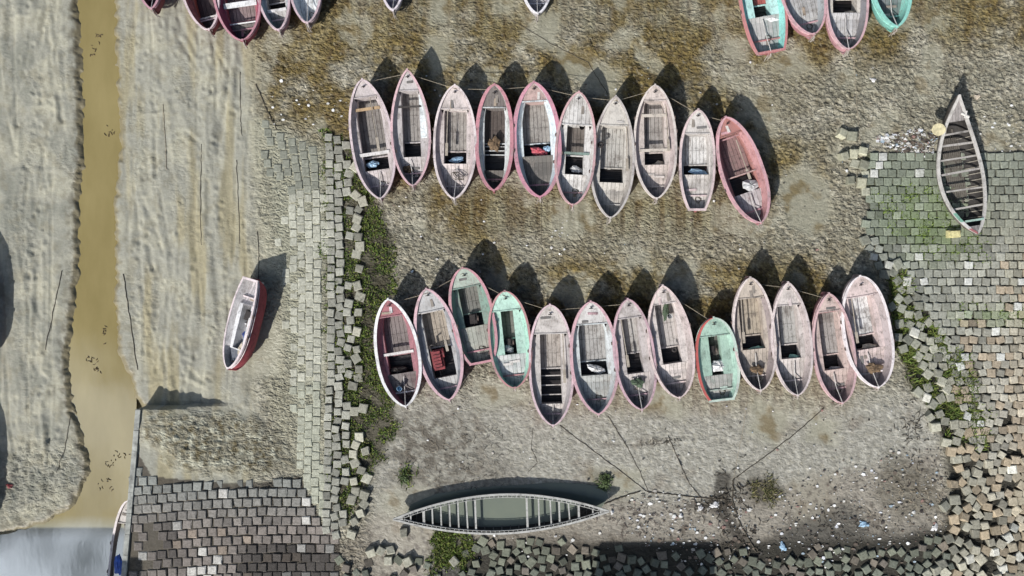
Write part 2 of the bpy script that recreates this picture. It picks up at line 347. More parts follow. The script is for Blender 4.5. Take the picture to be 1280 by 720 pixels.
# pale sand strip left of the band
ST=[(310,150),(335,165),(346,330),(362,480),(375,590),(345,540),(335,480),(330,330)]
col=blend(col,(168,166,146),sst(-10,10,sdf(ST,X,Y))*.8)
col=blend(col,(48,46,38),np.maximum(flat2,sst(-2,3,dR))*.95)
col=blend(col,(104,108,84),sst(0,4,dR)*(1-sst(1150,1260,X))*(1-sst(330,400,Y))*.8)
col=blend(col,(72,66,58),np.where(dL>0,.9,0)*(1-mnd))
mc=blend(C((148,145,128))*np.ones(X.shape+(3,)),(112,103,76),sst(-.05,.3,n2))
mc=blend(mc,(186,186,168),sst(.05,.25,fbm(MX*2.5,MY*2.5,90,4)))
mm=mnd*inP
col=col*(1-mm[...,None])+mc*mm[...,None]
wet=np.clip(pud*.9+ol*.35+sst(-8,0,dS),0,1)
fine=np.clip(.09+.86*midm*(1-.85*pud)*(1-.68*LOW)+crm*.5+mm*.6+.14*sst(0,.3,fbm(MX*.5,MY*.3,95,3))*LEFT,0,1)
col=blend(col,(120,108,74),sst(-5,1,dS)*.7);col=blend(col,(96,92,78),col_bank*sst(-.1,.2,n2)*.8)
col=col*(1-.13*midm*(1-.4*LOW))[...,None]
col=col*(1-LEFT[...,None]*np.array([.04,.05,.07])[None,None,:])
# build mesh
ny,nx=X.shape
VX=(X-640)/PPM;VY=(360-Y)/PPM
co_=np.stack([VX,VY,Hh],-1).reshape(-1,3).astype(np.float32)
idx=np.arange(ny*nx).reshape(ny,nx)
q=np.stack([idx[:-1,:-1],idx[1:,:-1],idx[1:,1:],idx[:-1,1:]],-1).reshape(-1,4)
def npmesh(name,co_,quads,attrs,mat,smooth=True):
    me=bpy.data.meshes.new(name);me.vertices.add(len(co_));me.vertices.foreach_set('co',np.asarray(co_,np.float32).ravel())
    k=quads.shape[1];me.loops.add(quads.size);me.loops.foreach_set('vertex_index',quads.ravel().astype(np.int32))
    me.polygons.add(len(quads));me.polygons.foreach_set('loop_start',np.arange(0,quads.size,k,dtype=np.int32))
    me.polygons.foreach_set('loop_total',np.full(len(quads),k,np.int32))
    me.polygons.foreach_set('use_smooth',np.full(len(quads),smooth))
    me.update(calc_edges=True);me.validate()
    for n,a in attrs.items():
        at=me.attributes.new(n,'FLOAT_COLOR','POINT');aa=np.ones((len(co_),4),np.float32);aa[:,:a.shape[1]]=a;at.data.foreach_set('color',aa.ravel())
    me.materials.append(mat);o=bpy.data.objects.new(name,me);COL.objects.link(o);return o
def gz(x,y):
    px=640+x*PPM;py=360-y*PPM
    fx=min(max((px-x0)/st,0),len(gx)-2);fy=min(max((py-y0)/st,0),len(gy)-2)
    i=int(fx);j=int(fy);u=fx-i;v=fy-j;E=len(ext);A=Hh[E+j:E+j+2,E+i:E+i+2]
    return float((A[0,0]*(1-u)+A[0,1]*u)*(1-v)+(A[1,0]*(1-u)+A[1,1]*u)*v)
m,N,Lk,P=newmat('mud')
a=N.new('ShaderNodeAttribute');a.attribute_name='Col';b=N.new('ShaderNodeAttribute');b.attribute_name='Par'
sp_=N.new('ShaderNodeSeparateColor');Lk.new(b.outputs['Color'],sp_.inputs[0])
g=N.new('ShaderNodeNewGeometry');V=g.outputs['Position']
nf=noise(N,Lk,V,5,6,.7);ng=noise(N,Lk,V,22,5,.7);nb=noise(N,Lk,V,1.5,5,.6)
mp=N.new('ShaderNodeMapping');mp.inputs['Rotation'].default_value=(0,0,R(-35));mp.inputs['Scale'].default_value=(1,2.1,1);Lk.new(V,mp.inputs['Vector'])
vo=N.new('ShaderNodeTexVoronoi');vo.feature='SMOOTH_F1';vo.inputs['Scale'].default_value=3.6;vo.inputs['Smoothness'].default_value=.35
wp=N.new('ShaderNodeVectorMath');wp.operation='ADD';nc=N.new('ShaderNodeTexNoise');nc.inputs['Scale'].default_value=2.5;nc.inputs['Detail'].default_value=4
Lk.new(V,nc.inputs['Vector']);Lk.new(mp.outputs[0],wp.inputs[0]);Lk.new(nc.outputs['Color'],wp.inputs[1]);Lk.new(wp.outputs[0],vo.inputs['Vector'])
c1=mixc(N,Lk,math_(N,Lk,'ADD',math_(N,Lk,'MULTIPLY',sp_.outputs[1],.72),.28),(1,1,1,1),mixc(N,Lk,mapr(N,Lk,nf,.35,.65),(.66,.65,.62,1),(1.25,1.25,1.26,1)))
cc=mixc(N,Lk,1.0,a.outputs['Color'],c1,'MULTIPLY')
c2=mixc(N,Lk,mapr(N,Lk,ng,.4,.62),(.78,.77,.75,1),(1.16,1.16,1.16,1))
fc=mixc(N,Lk,sp_.outputs[1],(1,1,1,1),c2)
cc=mixc(N,Lk,1.0,cc,fc,'MULTIPLY')
Lk.new(cc,P.inputs['Base Color'])
Lk.new(mapr(N,Lk,sp_.outputs[0],0,1,.9,.42),P.inputs['Roughness'])
hsum=math_(N,Lk,'ADD',math_(N,Lk,'MULTIPLY',nf,.9),math_(N,Lk,'ADD',math_(N,Lk,'MULTIPLY',ng,.35),math_(N,Lk,'MULTIPLY',vo.outputs['Distance'],-.9)))
Lk.new(bump(N,Lk,hsum,mapr(N,Lk,sp_.outputs[1],0,1,.05,1.0),.14),P.inputs['Normal'])
gr=npmesh('ground',co_,q,{'Col':np.clip(col.reshape(-1,3),0,1),'Par':np.stack([wet,fine,pud],-1).reshape(-1,3)},m)
gr['kind']='structure'
# ---------------------------------------------------------------- water
m,N,Lk,P=newmat('muddy_water');g=N.new('ShaderNodeNewGeometry');V=g.outputs['Position']
mp=N.new('ShaderNodeMapping');mp.inputs['Scale'].default_value=(1,.35,1);Lk.new(V,mp.inputs['Vector'])
sx=N.new('ShaderNodeSeparateXYZ');Lk.new(V,sx.inputs[0])
n=noise(N,Lk,mp.outputs[0],.5,5,.6)
river=mixc(N,Lk,mapr(N,Lk,n,.3,.7),L((125,113,73)),L((143,131,90)))
pf=mapr(N,Lk,sx.outputs[1],-12.6,-11.4,1,0)
cc=mixc(N,Lk,pf,river,L((136,138,120)))
Lk.new(mapr(N,Lk,pf,0,1,1.4,2.1),P.inputs['IOR'])
Lk.new(cc,P.inputs['Base Color']);P.inputs['Roughness'].default_value=.06;P.inputs['IOR'].default_value=1.45
nn=noise(N,Lk,mp.outputs[0],2.2,4,.5);Lk.new(bump(N,Lk,nn,.05,.05),P.inputs['Normal'])
mb=MB();ys=[900,20,8,-4,-11,-13,-16,-24]
mb.grid([[(-24 if y>-11.5 else -330,y,WL),(-20,y,WL),(-18.85,y,WL)] for y in ys])
mb.v=[(v[0] if not(v[0]==-24 and v[1]>-11.5) else -22.4,v[1],v[2]) for v in mb.v]
wt=mb.build('stream_water',m);wt['kind']='structure'
# ---------------------------------------------------------------- retaining wall of the ramp
mb=MB();pts=[(187,508),(169.5,711),(161,800)]
for (ax,ay),(bx,by) in zip(pts[:-1],pts[1:]):
    A=W(ax,ay);B=W(bx,by);n=8
    for i in range(n):
        p=A.lerp(B,i/n);q2=A.lerp(B,(i+.985)/n)
        mb.bar((p.x-.10,p.y,.28+.02*random.random()),(q2.x-.10,q2.y,.28+.02*random.random()),.24,1.52)
wl=mb.build('retaining_wall',M_concrete);tag(wl,'thin grey concrete wall holding the left side of the block ramp above the stream','wall')
# ---------------------------------------------------------------- block paving
BS=.40
def blockverts(cx,cy,cz,rz,sx,sy,h,tx=0,ty=0,jit=.012,r=rng,ch=.03):
    c,s=math.cos(rz),math.sin(rz);out=[]
    for (k,z) in ((1,-.25),(1,h-ch),(1-ch*2.2/BS,h)):
        for (ux,uy) in ((-1,-1),(1,-1),(1,1),(-1,1)):
            lx=ux*sx/2*k+r.normal()*jit;ly=uy*sy/2*k+r.normal()*jit;lz=z+(tx*lx+ty*ly)+r.normal()*jit*.6
            out.append((cx+c*lx-s*ly,cy+s*lx+c*ly,cz+lz))
    return out
BF=[(0,1,5,4),(1,2,6,5),(2,3,7,6),(3,0,4,7),(4,5,9,8),(5,6,10,9),(6,7,11,10),(7,4,8,11),(8,9,10,11)]
def mat_block(name,usecol=True):
    m,N,Lk,P=newmat(name);g=N.new('ShaderNodeNewGeometry');V=g.outputs['Position']
    if usecol:
        a=N.new('ShaderNodeAttribute');a.attribute_name='Col';base=a.outputs['Color']
    else:
        oi=N.new('ShaderNodeObjectInfo');base=mixc(N,Lk,oi.outputs['Random'],(.62,.62,.60,1),(1.25,1.22,1.15,1))
        base=mixc(N,Lk,1.0,base,oi.outputs['Color'],'MULTIPLY')
    n=noise(N,Lk,V,9,6,.7);n2=noise(N,Lk,V,2.0,4,.6);n3=noise(N,Lk,V,30,3,.6)
    c1=mixc(N,Lk,mapr(N,Lk,n,.32,.68),(.62,.62,.6,1),(1.25,1.25,1.25,1))
    cc=mixc(N,Lk,1.0,base,c1,'MULTIPLY')
    if name=='mossy_block': pass
    Lk.new(cc,P.inputs['Base Color']);P.inputs['Roughness'].default_value=.88
    Lk.new(bump(N,Lk,math_(N,Lk,'ADD',n,math_(N,Lk,'MULTIPLY',n3,.4)),.55,.03),P.inputs['Normal']);return m
M_block=mat_block('block_stone');M_loose=mat_block('loose_block_stone',False)
def build_blocks(name,items,mat):
    vs=[];cs=[];fs=[]
    for it in items:
        b=len(vs);vs+=blockverts(*it['g']);cs+=[it['c']]*12;fs+=[tuple(i+b for i in f) for f in BF]
    return npmesh(name,np.array(vs),np.array(fs),{'Col':np.array(cs)},mat,False)
def pin(poly,x,y): return float(sdf(poly,np.array([float(x)]),np.array([float(y)]))[0])
r=rng
items=[]
# left band, upright columns (photo px)
for k in range(-1,9):
    for j in range(0,48):
        cy=150+j*10.9+(5.3 if k%2 else 0)+r.normal()*.4
        cx=403-k*9.9+ (4*math.sin((cy-150)/160.))-(0 if cy>240 else (240-cy)*.05*k)+r.normal()*.35
        d=pin(BAND,cx,cy)
        if d<1.5: continue
        if k>4 and cy>230 and r.random()<.55: continue
        if k>3 and r.random()<.3: continue
        if k>=2 and r.random()<.06: continue
        p=W(cx,cy);z=gz(p.x,p.y)
        sandy=k>=3 and cy>240
        v=r.normal()*.05
        base=s2l((172,172,158)) if cy>240 else s2l((132,134,122))
        if cy>480: base=s2l((166,168,152))
        gcol=base*(1+v)
        items.append(dict(g=(p.x,p.y,z,r.normal()*.03,.375,.415,(.008+.02*r.random()) if sandy else .03+r.random()*.025,r.normal()*.03,r.normal()*.03),c=gcol*(1+r.normal()*.05)))
bo=build_blocks('block_path',items,M_block);bo['kind']='structure'
# lower-left ramp paving
items=[]
for j in range(0,26):
    for k in range(0,26):
        cy0=552+j*11.6;cx=160+k*11.9+(6 if j%2 else 0)+r.normal()*.3
        cy=cy0+(cx-160)*(-.012)+3*math.sin(cx/60.)+r.normal()*.3
        p0=W(cx,cy,.5)
        px,py=Gp(p0.x,p0.y)
        if pin(BLEFT,px,py)<2.5: continue
        z=gz(p0.x,p0.y)
        mdp=pin(MOUND,px,py)
        if mdp>9 or (mdp>0 and r.random()<.35): continue
        if mdp>-6: z-=.05+.006*max(0,mdp)
        if pin([(150,652),(200,650),(215,685),(190,725),(150,725)],px,py)>0 and r.random()<.55: continue
        t=min(1,max(0,(cy-600)/60.))
        u=r.random()
        base=s2l((134,137,132))*(1-t)+s2l((126,119,113))*t
        if u<.10*t+.01: base=s2l((192,190,184))
        elif u<.2*t: base=s2l((138,126,114))
        elif u<.45: base=base*.8
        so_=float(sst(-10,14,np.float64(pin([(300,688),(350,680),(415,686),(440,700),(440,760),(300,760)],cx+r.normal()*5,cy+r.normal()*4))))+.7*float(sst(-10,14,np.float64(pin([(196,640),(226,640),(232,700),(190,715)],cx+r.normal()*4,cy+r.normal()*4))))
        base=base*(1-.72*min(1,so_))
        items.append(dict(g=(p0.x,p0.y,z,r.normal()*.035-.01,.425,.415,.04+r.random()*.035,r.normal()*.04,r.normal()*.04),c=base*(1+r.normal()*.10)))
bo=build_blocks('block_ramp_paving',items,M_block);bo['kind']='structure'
# right slope: rows; jitter grows towards the broken edge. tight ones go into the paving, the loose ones are things
cand=[]
TE=[(1070,205),(1095,190),(1600,190),(1600,900),(1150,900),(1150,720),(1175,690),(1182,650),(1187,600),(1178,560),(1160,525),(1140,490),(1118,425),(1112,380),(1095,335),(1076,300),(1080,250)]
for j in range(0,66):
    for k in range(0,30):
        cy=196+j*10.4;cx=1070+k*11.2+(5.6 if j%2 else 0)
        # rows sweep round towards the lower right
        wv=min(1,max(0,(cy-430)/250.))
        cy2=cy+wv*((cx-1280)*.10+12*math.sin((cx-1100)/45.))
        cx2=cx+wv*6*math.sin(cy/30.)
        d=pin(TE,cx2,cy2)
        if d<2: continue
        dr=pin(RIGHT,cx2,cy2)
        jt=min(1,max(0,(8-dr)/40.)) if cy<330 else min(1,max(0,(42-dr)/72.))
        if cy<300: jt*=.65
        jt=max(jt,.12+.9*wv*(.35+.5*r.random()) if cy>430 else .06+.12*min(1,max(0,(cy-330)/100.)))
        if r.random()<max(0,(jt-.2))*(.62 if 340<cy<580 else .40): continue
        cand.append([cx2+r.normal()*jt*3.2,cy2+r.normal()*jt*3.2,r.normal()*jt*.75+wv*.12*math.sin(cx/50.),jt,1])
# left tumbled strip
for j in range(0,46):
    for k in range(0,6):
        cy=172+j*10.9+(4 if k%2 else 0);cx=410.5+k*11.2+4*math.sin((cy-150)/160.)-(2 if cy>480 else 0)
        edge=444 if 300<cy<430 else (446 if cy<300 else 450+8*math.sin(cy/40.))
        if cy<240: edge=440
        if cx>edge+6: continue
        if k>1 and r.random()<.16+.08*k: continue
        jt=.12+.16*k
        cand.append([cx+r.normal()*jt*4,cy+r.normal()*jt*4,r.normal()*jt*.6,jt,2])
# bottom jumble
for j in range(0,13):
    for k in range(0,68):
        cy=678+j*11.3;cx=420+k*11.6+(5 if j%2 else 0)
        top=690 if cx<540 else (672+6*math.sin(cx/30.) if cx<700 else 690+4*math.sin(cx/25.) if cx<930 else (694-(cx-930)*.075))
        if cx>1180: continue
        if cy<top: continue
        if cx<540 and r.random()<.35: continue
        if 540<cx<585 and cy<715: continue
        if cy<top+12 and r.random()<.35: continue
        if r.random()<.10: continue
        cand.append([cx+r.normal()*3.6,cy+r.normal()*3.6,r.normal()*.6,.7,3])
for (cx,cy) in [(1052,168),(1062,171),(1056,196),(1067,198),(1081,208),(1062,226),(1083,236),(1076,190),(452,640),(444,650),(568,700),(505,665),(478,688),(486,690),(491,697),(503,700),(466,689)]:
    cand.append([cx,cy,r.normal()*.5,1,2 if cx<600 else 1])
Cn=np.array(cand)
for itn in range(40):
    Dx=Cn[:,0][:,None]-Cn[:,0][None];Dy=Cn[:,1][:,None]-Cn[:,1][None];D=np.hypot(Dx,Dy)+np.eye(len(Cn))*99
    need=10.3+np.minimum(1.0,np.maximum(Cn[:,3][:,None],Cn[:,3][None]))*1.9
    ov=np.clip(need-D,0,3)*.25;mv=np.clip(Cn[:,3]*1.5,0.02,1)
    Cn[:,0]+=(ov*Dx/D).sum(1)*mv;Cn[:,1]+=(ov*Dy/D).sum(1)*mv
tight=[];loose=[];rest=[]
for cx,cy,rz,jt,zone in Cn:
    p=W(cx,cy);z=gz(p.x,p.y)
    u=r.random();jt=float(jt)
    gn=max(0.0,1-abs(cx-1165)/75.)*max(0.0,1-abs(cy-275)/65.)*2+max(0.0,1-abs(cx-1235)/60.)*max(0.0,1-abs(cy-393)/16.)*1.5
    gn=min(1.0,gn*(.1+1.1*r.random()))
    if zone==1 and cy<250 and cx<1085: base=s2l((150,150,134))
    elif zone==1:
        t=min(1,max(0,(cx-1130)/150.))*min(1,max(0,(cy-220)/260.))
        base=s2l((122,126,114))*(1-t)+s2l((160,152,136))*t
        if cy<300 and cx<1190: base=s2l((120,126,112))*(.9+.2*r.random())
        if cy>300 and cx<1260: base=base*.6+s2l((142,143,137))*.4
        if u<(.012 if cy<320 else .09): base=s2l((176,177,172))
        elif u<.35 and t>.35: base=s2l((140,129,112))
        elif u>.82: base=base*.72
    elif zone==2: base=s2l((142,142,132));base=base*(.85 if u<.4 else 1.05)
    else: base=s2l((94,98,88));base=base*1.15 if u>.15 else s2l((106,100,92))
    if zone==1: base=base*(1-.8*gn)+s2l((108,121,88))*.8*gn
    base=base*(1+r.normal()*.13)*(1.25 if zone==1 and cy>320 else 1.12)
    tl=jt*.13;bs_=(.40 if cy<320 else .39)*(.92+.12*r.random())
    if zone==3: z-=.10*r.random();bs_=.30+.11*r.random()
    rec=dict(g=(p.x,p.y,z,rz,bs_,bs_*(.95+.08*r.random()),.07+r.random()*.06*(1+jt)+.11*jt,r.normal()*tl,r.normal()*tl),c=base,px=(cx,cy),zone=int(zone),jt=jt)
    vis=-5<cx<1285 and cy<722
    if jt<.46 or not vis: tight.append(rec) if zone!=3 else rest.append(rec)
    else: loose.append(rec)
loose.sort(key=lambda a:-a['jt'] + (0.25 if a['zone']==3 else 0))
rest+=loose[296:];loose=loose[:296]
bo=build_blocks('block_slope_paving',tight,M_block);bo['kind']='structure'
if rest:
    bo=build_blocks('jumbled_blocks',rest,M_block);tag(bo,'mass of tumbled dark concrete blocks along the foot of the slopes','blocks',kind='stuff')
vm=[]
for i in range(8):
    me=bpy.data.meshes.new('concrete_block');me.from_pydata(blockverts(0,0,0,0,.40,.40,.13,0,0,.016),[],BF);me.materials.append(M_loose);vm.append(me)
ZG={1:'loose blocks at the broken edge of the right slope',2:'loose blocks in the mossy strip by the left path',3:'loose blocks in the jumble at the bottom'}
def blabel(rec):
    x,y=rec['px'];z=rec['zone'];lum=float(np.mean(rec['c']));tone='pale' if lum>.28 else 'dark' if lum<.17 else 'grey'
    if z==1:
        pl=('on mud left of the moored open canoe' if y<260 else 'beside the last boat of the lower row' if y<400 else 'in the green moss below the last boat' if y<500 else 'right of the stick pile at the slope edge' if y<585 else 'above the brushwood in the lower right' if y<650 else 'in the lower right corner')
        if x>1225 and y>=400: pl='deep in the right slope, '+('upper' if y<500 else 'middle' if y<600 else 'lowest')+' third'
        return '%s loose concrete block %s'%(tone,pl)
    if z==2:
        pl='at the top of the mossy strip' if y<260 else 'in the middle of the mossy strip' if y<420 else 'in the lower mossy strip' if y<600 else 'at the foot of the mossy strip'
        return '%s loose concrete block %s by the left path'%(tone,pl)
    pl='left of the long canoe' if x<545 else 'under the left half of the long canoe' if x<650 else 'under the right half of the long canoe' if x<765 else 'below the main litter strip' if x<930 else 'below the dark ground patch' 
    return '%s tumbled block along the bottom, %s'%(tone,pl)
for i,rec in enumerate(loose):
    o=bpy.data.objects.new('concrete_block',vm[i%8]);COL.objects.link(o)
    x,y,z,rz,sx_,sy_,h,tx,ty=rec['g']
    o.location=(x,y,z+h-.13+(.02 if rec['zone']!=3 else -.02));o.rotation_euler=(ty,-tx,rz+random.choice((0,1,2,3))*math.pi/2)
    k=(.92+.2*random.random())*rec['g'][4]/.39;o.scale=(k,k*(.94+.12*random.random()),1)
    o.color=tuple(np.clip(rec['c'],0,1))+(1,)
    tag(o,blabel(rec),'concrete block',ZG[rec['zone']])
# ---------------------------------------------------------------- moss and grass
def patch_d(px,py): return sst(-.18,.1,fbm(px/25.*1.1,py/25.*1.1,101,4))
def grass(name,polys,count,hgt,cols,label):
    vs=[];cs=[];fs=[];tot=0
    areas=[]
    for p in polys:
        a=np.array(p);areas.append((a[:,0].max()-a[:,0].min())*(a[:,1].max()-a[:,1].min()))
    for p,ar in zip(polys,areas):
        a=np.array(p,float);n=int(count*ar/sum(areas))
        px=r.uniform(a[:,0].min()-5,a[:,0].max()+5,n);py=r.uniform(a[:,1].min()-5,a[:,1].max()+5,n)
        d=sdf(p,px+fbm(px/25.,py/25.,3,3)*14,py+fbm(px/25.+3,py/25.,5,3)*14)
        dens=sst(-5,8,d)*sst(-.22,.12,fbm(px/25.*1.1,py/25.*1.1,101,4))
        kk=r.random(n)<dens
        for x_,y_ in zip(px[kk],py[kk]):
            X_=(x_-640)/PPM;Y_=(360-y_)/PPM;z=gz(X_,Y_)-.02
            a_=r.random()*6.28;h=hgt*(.5+r.random());wd=.018+.02*r.random();ln=h*(.5+.9*r.random())
            dx,dy=math.cos(a_),math.sin(a_);b=len(vs)
            vs+=[(X_-dy*wd,Y_+dx*wd,z),(X_+dy*wd,Y_-dx*wd,z),(X_+dx*ln+dy*wd*.3,Y_+dy*ln-dx*wd*.3,z+h),(X_+dx*ln-dy*wd*.3,Y_+dy*ln+dx*wd*.3,z+h)]
            c=cols[int(r.random()*len(cols))];cs+=[s2l(c)*(.75+.5*r.random())]*4;fs.append((b,b+1,b+2,b+3))
    me=npmesh(name,np.array(vs),np.array(fs),{'Col':np.clip(np.array(cs),0,1)},M_grass,False)
    tag(me,label,'ground cover',kind='stuff');return me
m,N,Lk,P=newmat('grass');a=N.new('ShaderNodeAttribute');a.attribute_name='Col';Lk.new(a.outputs['Color'],P.inputs['Base Color']);P.inputs['Roughness'].default_value=.8;M_grass=m
grass('moss_grass',MOSS[:1],42000,.10,[(84,106,36),(64,84,30),(110,124,50),(52,62,28),(96,96,54)],'dark green moss and short grass between the blocks of the left strip')
grass('dry_scrub',[MOSS[2]],1500,.12,[(96,92,58),(110,104,72),(76,80,42)],'low brownish scrub patch right of the dark rope junction')
grass('low_grass',[MOSS[1]]+MOSS[3:5],42000,.17,[(92,112,42),(70,88,32),(112,122,54),(80,78,44)],'patches of short green grass among the tumbled blocks on the right and bottom')
TH=[[(1085,235),(1190,235),(1190,300),(1100,300)],[(1130,270),(1230,290),(1240,330),(1150,330)],[(1190,380),(1280,380),(1280,410),(1190,400)]]
grass('slope_moss',TH,9000,.13,[(104,124,54),(86,104,44)],'thin green moss growing in the joints of the upper right slope')
# ---------------------------------------------------------------- boats
def outline(t,P):
    tm=P.get('tm',.47)
    if t>=tm: s=(t-tm)/(1-tm);p,q_=P['bow'];cut=P.get('bcut',1.0)
    else: s=(tm-t)/tm;p,q_=P['stern'];cut=P.get('cut',1.0)
    s=s*cut
    return max(0.0,1-s**p)**q_
def stations(P,n=34):
    ts=[.5-.5*math.cos(math.pi*i/(n)) for i in range(n+1)]
    for k in('t0','tw','t1'):
        if k in P: ts+= [P[k]]
    return sorted(set(round(t,5) for t in ts))
PROF=[(1,1),(.985,.86),(.95,.66),(.87,.42),(.70,.18),(.40,.05),(0,0)]
def make_boat(name,bow,stern,wpx,P,label,group,roll=0,L_=None,zoff=0,gunz=(1.25,.98)):
    hb,hs=P.get('hb',1.42),P.get('hs',1.25);h0=P.get('h0',1.10);roll=-roll
    A=W(bow[0],bow[1],hb);B=W(stern[0],stern[1],hs)
    mid_=(A+B)/2;Ln=math.hypot(A.x-B.x,A.y-B.y);hd=math.atan2(-(A.x-B.x),A.y-B.y)
    HW=wpx/PPM/2*(HC-h0)/HC*1.05
    root=empty(name,(mid_.x,mid_.y,gz(mid_.x,mid_.y)-.05+zoff));root.rotation_euler=(0,roll,hd) if not roll else (Matrix.Rotation(hd,3,'Z')@Matrix.Rotation(roll,3,'Y')).to_euler()
    tag(root,label,'boat',group)
    ts=stations(P);T=lambda t:(t-.5)*Ln;tm=P.get('tm',.47)
    def zr(t):
        s=(t-tm)/(1-tm) if t>tm else (tm-t)/tm
        return h0+((hb if t>tm else hs)-h0)*s**1.8
    def hw(t): return HW*outline(t,P)
    rw=P.get('rw',.075)
    def zk(t):
        s=(t-tm)/(1-tm) if t>tm else (tm-t)/tm
        return .55*s**7*(zr(t)) if s<1 else .55*zr(t)
    # hull
    mb=MB();rows=[]
    for t in ts:
        w_=hw(t);z=zr(t);k=zk(t);row=[(-fx*w_,T(t),k+fz*(z-k)) for fx,fz in PROF]+[(fx*w_,T(t),k+fz*(z-k)) for fx,fz in PROF[::-1][1:]]
        rows.append(row)
    mb.grid(rows)
    for rr in (rows[0],rows[-1]): mb.add(rr,[tuple(range(len(rr)))])
    hull=mb.build('hull',wood(P['hull'],P.get('hull2',(110,84,78)),0,.35),root,True)
    # keel / stem posts
    mb=MB();kw=.09
    kp=[(0,T(t)+(.05 if t>.9 else -.05 if t<.1 else 0),zk(t)-.04) for t in ts]
    mb.tube([(0,T(0)-.03,zr(0)-.02)]+kp+[(0,T(1)+.03,zr(1)-.02)],.05,5)
    mb.build('keel',wood(P['hull'],(90,78,70),0,.6),root)
    # gunwale
    mb=MB();segs=[]
    for sgn in(-1,1):
        rows=[]
        for t in ts:
            w_=hw(t);wi=max(0.0,w_-rw);z=zr(t)
            rows.append([(sgn*(w_+.035),T(t),z-.07),(sgn*(w_+.04),T(t),z+.03),(sgn*wi,T(t),z+.035),(sgn*wi,T(t),z-.07)])
        mb.grid(rows)
        if P.get('riml') and sgn<0:
            mb.build('gunwale',wood(P['riml'],(170,90,80),0,.2),root);mb=MB()
    # end caps of the rim (breasthook at bow, transom cap at stern)
    for t,e in ((1,1),(0,-1)):
        w_=hw(t);z=zr(t)
        mb.box((0,T(t)+e*.0,z-.005),(2*w_+.09,.11,.085))
    gw=mb.build('gunwale',wood(P['rim'],P.get('rim2',(176,160,158)),0,P.get('rwear',.42)),root)
    t0,tw,t1=P['t0'],P['tw'],P['t1'];f=P['f'];dr=P.get('drop',.20)*1.15;ds=P.get('sdrop',dr+.12)*1.15;k1=P.get('k1',.80)
    zf=P.get('zf',.40)
    def wi(t): return max(0.0,hw(t)-rw)
    def deckz(t):
        if t>=t1: a=P.get('bdrop',.07);return zr(t)-a
        e=sst(t0-.06,t0,np.float64(t))
        es=1-sst(.04,.22,np.float64(t));return float(h0-ds*(1-e)-dr*e+(zr(t)-h0)*.45*(1-es)-.17*es)
    def w1(t):
        wd=wi(t)
        if t>=t1: return wd*.985
        return wd*k1 if wd>.2 else wd*.7
    # inner side walls
    mb=MB()
    for sgn in(-1,1):
        rows=[]
        for t in ts: rows.append([(sgn*wi(t),T(t),zr(t)+.01),(sgn*(wi(t)*.45+w1(t)*.55),T(t),zr(t)*.35+deckz(t)*.65),(sgn*w1(t),T(t),deckz(t))])
        mb.grid(rows)
    if not P.get('nodash'):
        for t in (ts[0],): mb.add([(-wi(t),T(t)+.05,zr(t)),(wi(t),T(t)+.05,zr(t)),(wi(t)*.7,T(t)+.055,deckz(t)-.1),(-wi(t)*.7,T(t)+.055,deckz(t)-.1)],[(0,1,2,3)])
    mb.build('inner_side',wood(P['inner'],P.get('inner2',(140,130,122)),0,P.get('iwear',.45)),root,True)
    fw=f*HW
    def wo(t): return min(fw,w1(t)*.93)
    dm=wood(P['deck'],P.get('deck2',(150,140,130)),P.get('dp',0),P.get('dwear',.45))
    sdm=wood(P.get('sdeck',P['deck']),P.get('deck2',(150,140,130)),.2,P.get('dwear',.45))
    # side decks
    mb=MB()
    tsm=[t for t in ts if t0<=t<=t1]
    for sgn in(-1,1):
        mb.grid([[(sgn*w1(t),T(t),deckz(t)),(sgn*wo(t),T(t),deckz(t)-.01),(sgn*wo(t),T(t),.2)] for t in tsm[:-1]]+[[(sgn*w1(t1-1e-4),T(t1),deckz(t1-1e-4)),(sgn*wo(t1-1e-4),T(t1),deckz(t1-1e-4)-.01),(sgn*wo(t1-1e-4),T(t1),.2)]])
    mb.build('side_deck',dm,root)
    # stern deck with its front face
    tss=[t for t in ts if t<=t0]
    mb=MB();mb.grid([[(-w1(t),T(t),deckz(t)),(0,T(t),deckz(t)+.015),(w1(t),T(t),deckz(t))] for t in tss])
    mb.add([(-wo(t0),T(t0),deckz(t0)),(wo(t0),T(t0),deckz(t0)),(wo(t0),T(t0),.2),(-wo(t0),T(t0),.2)],[(0,1,2,3)])
    mb.build('stern_deck',sdm,root)
    tsb=[t for t in ts if t>=t1]
    mb=MB();mb.grid([[(-w1(t),T(t),deckz(t)),(0,T(t),deckz(t)+.02),(w1(t),T(t),deckz(t))] for t in tsb])
    ww=w1(t1)
    mb.add([(-ww,T(t1),deckz(t1)),(ww,T(t1),deckz(t1)),(ww,T(t1),.2),(-ww,T(t1),.2)],[(0,1,2,3)])
    mb.build('bow_deck',wood(P.get('bdeck',P['deck']),P.get('deck2',(150,140,130)),P.get('bp',0),P.get('dwear',.45)),root)
    # floor boards, bilge
    mb=MB();n=max(3,int(2*fw/.17));pw=2*fw/n
    if P.get('slant'):pass
    tj=(tw+t1)/2+random.uniform(-.04,.04)
    for i in range(n):
        x=-fw+pw*(i+.5);e=random.uniform(-.05,.03);zz=zf+random.uniform(-.012,.012)
        for (ta,tb) in ((tw,tj),(tj,t1)):
            La=T(ta)+(e if ta==tw else .006);Lb=T(tb)-.006
            mb.box((x,(La+Lb)/2,zz),(pw-.018,Lb-La,.035))
    mb.build('floorboards',wood(P['floor'],P.get('floor2',(112,100,92)),0,P.get('fwear',.5)),root)
    mb=MB();mb.box((0,(T(t0)+T(t1))/2,.17),(2*fw,T(t1)-T(t0),.05))
    for i in range(4):
        tt=t0+(tw-t0)*(i+.5)/4;mb.box((0,T(tt),.23),(2*fw*.96,.05,.10))
    mb.build('bilge',M_bilge,root)
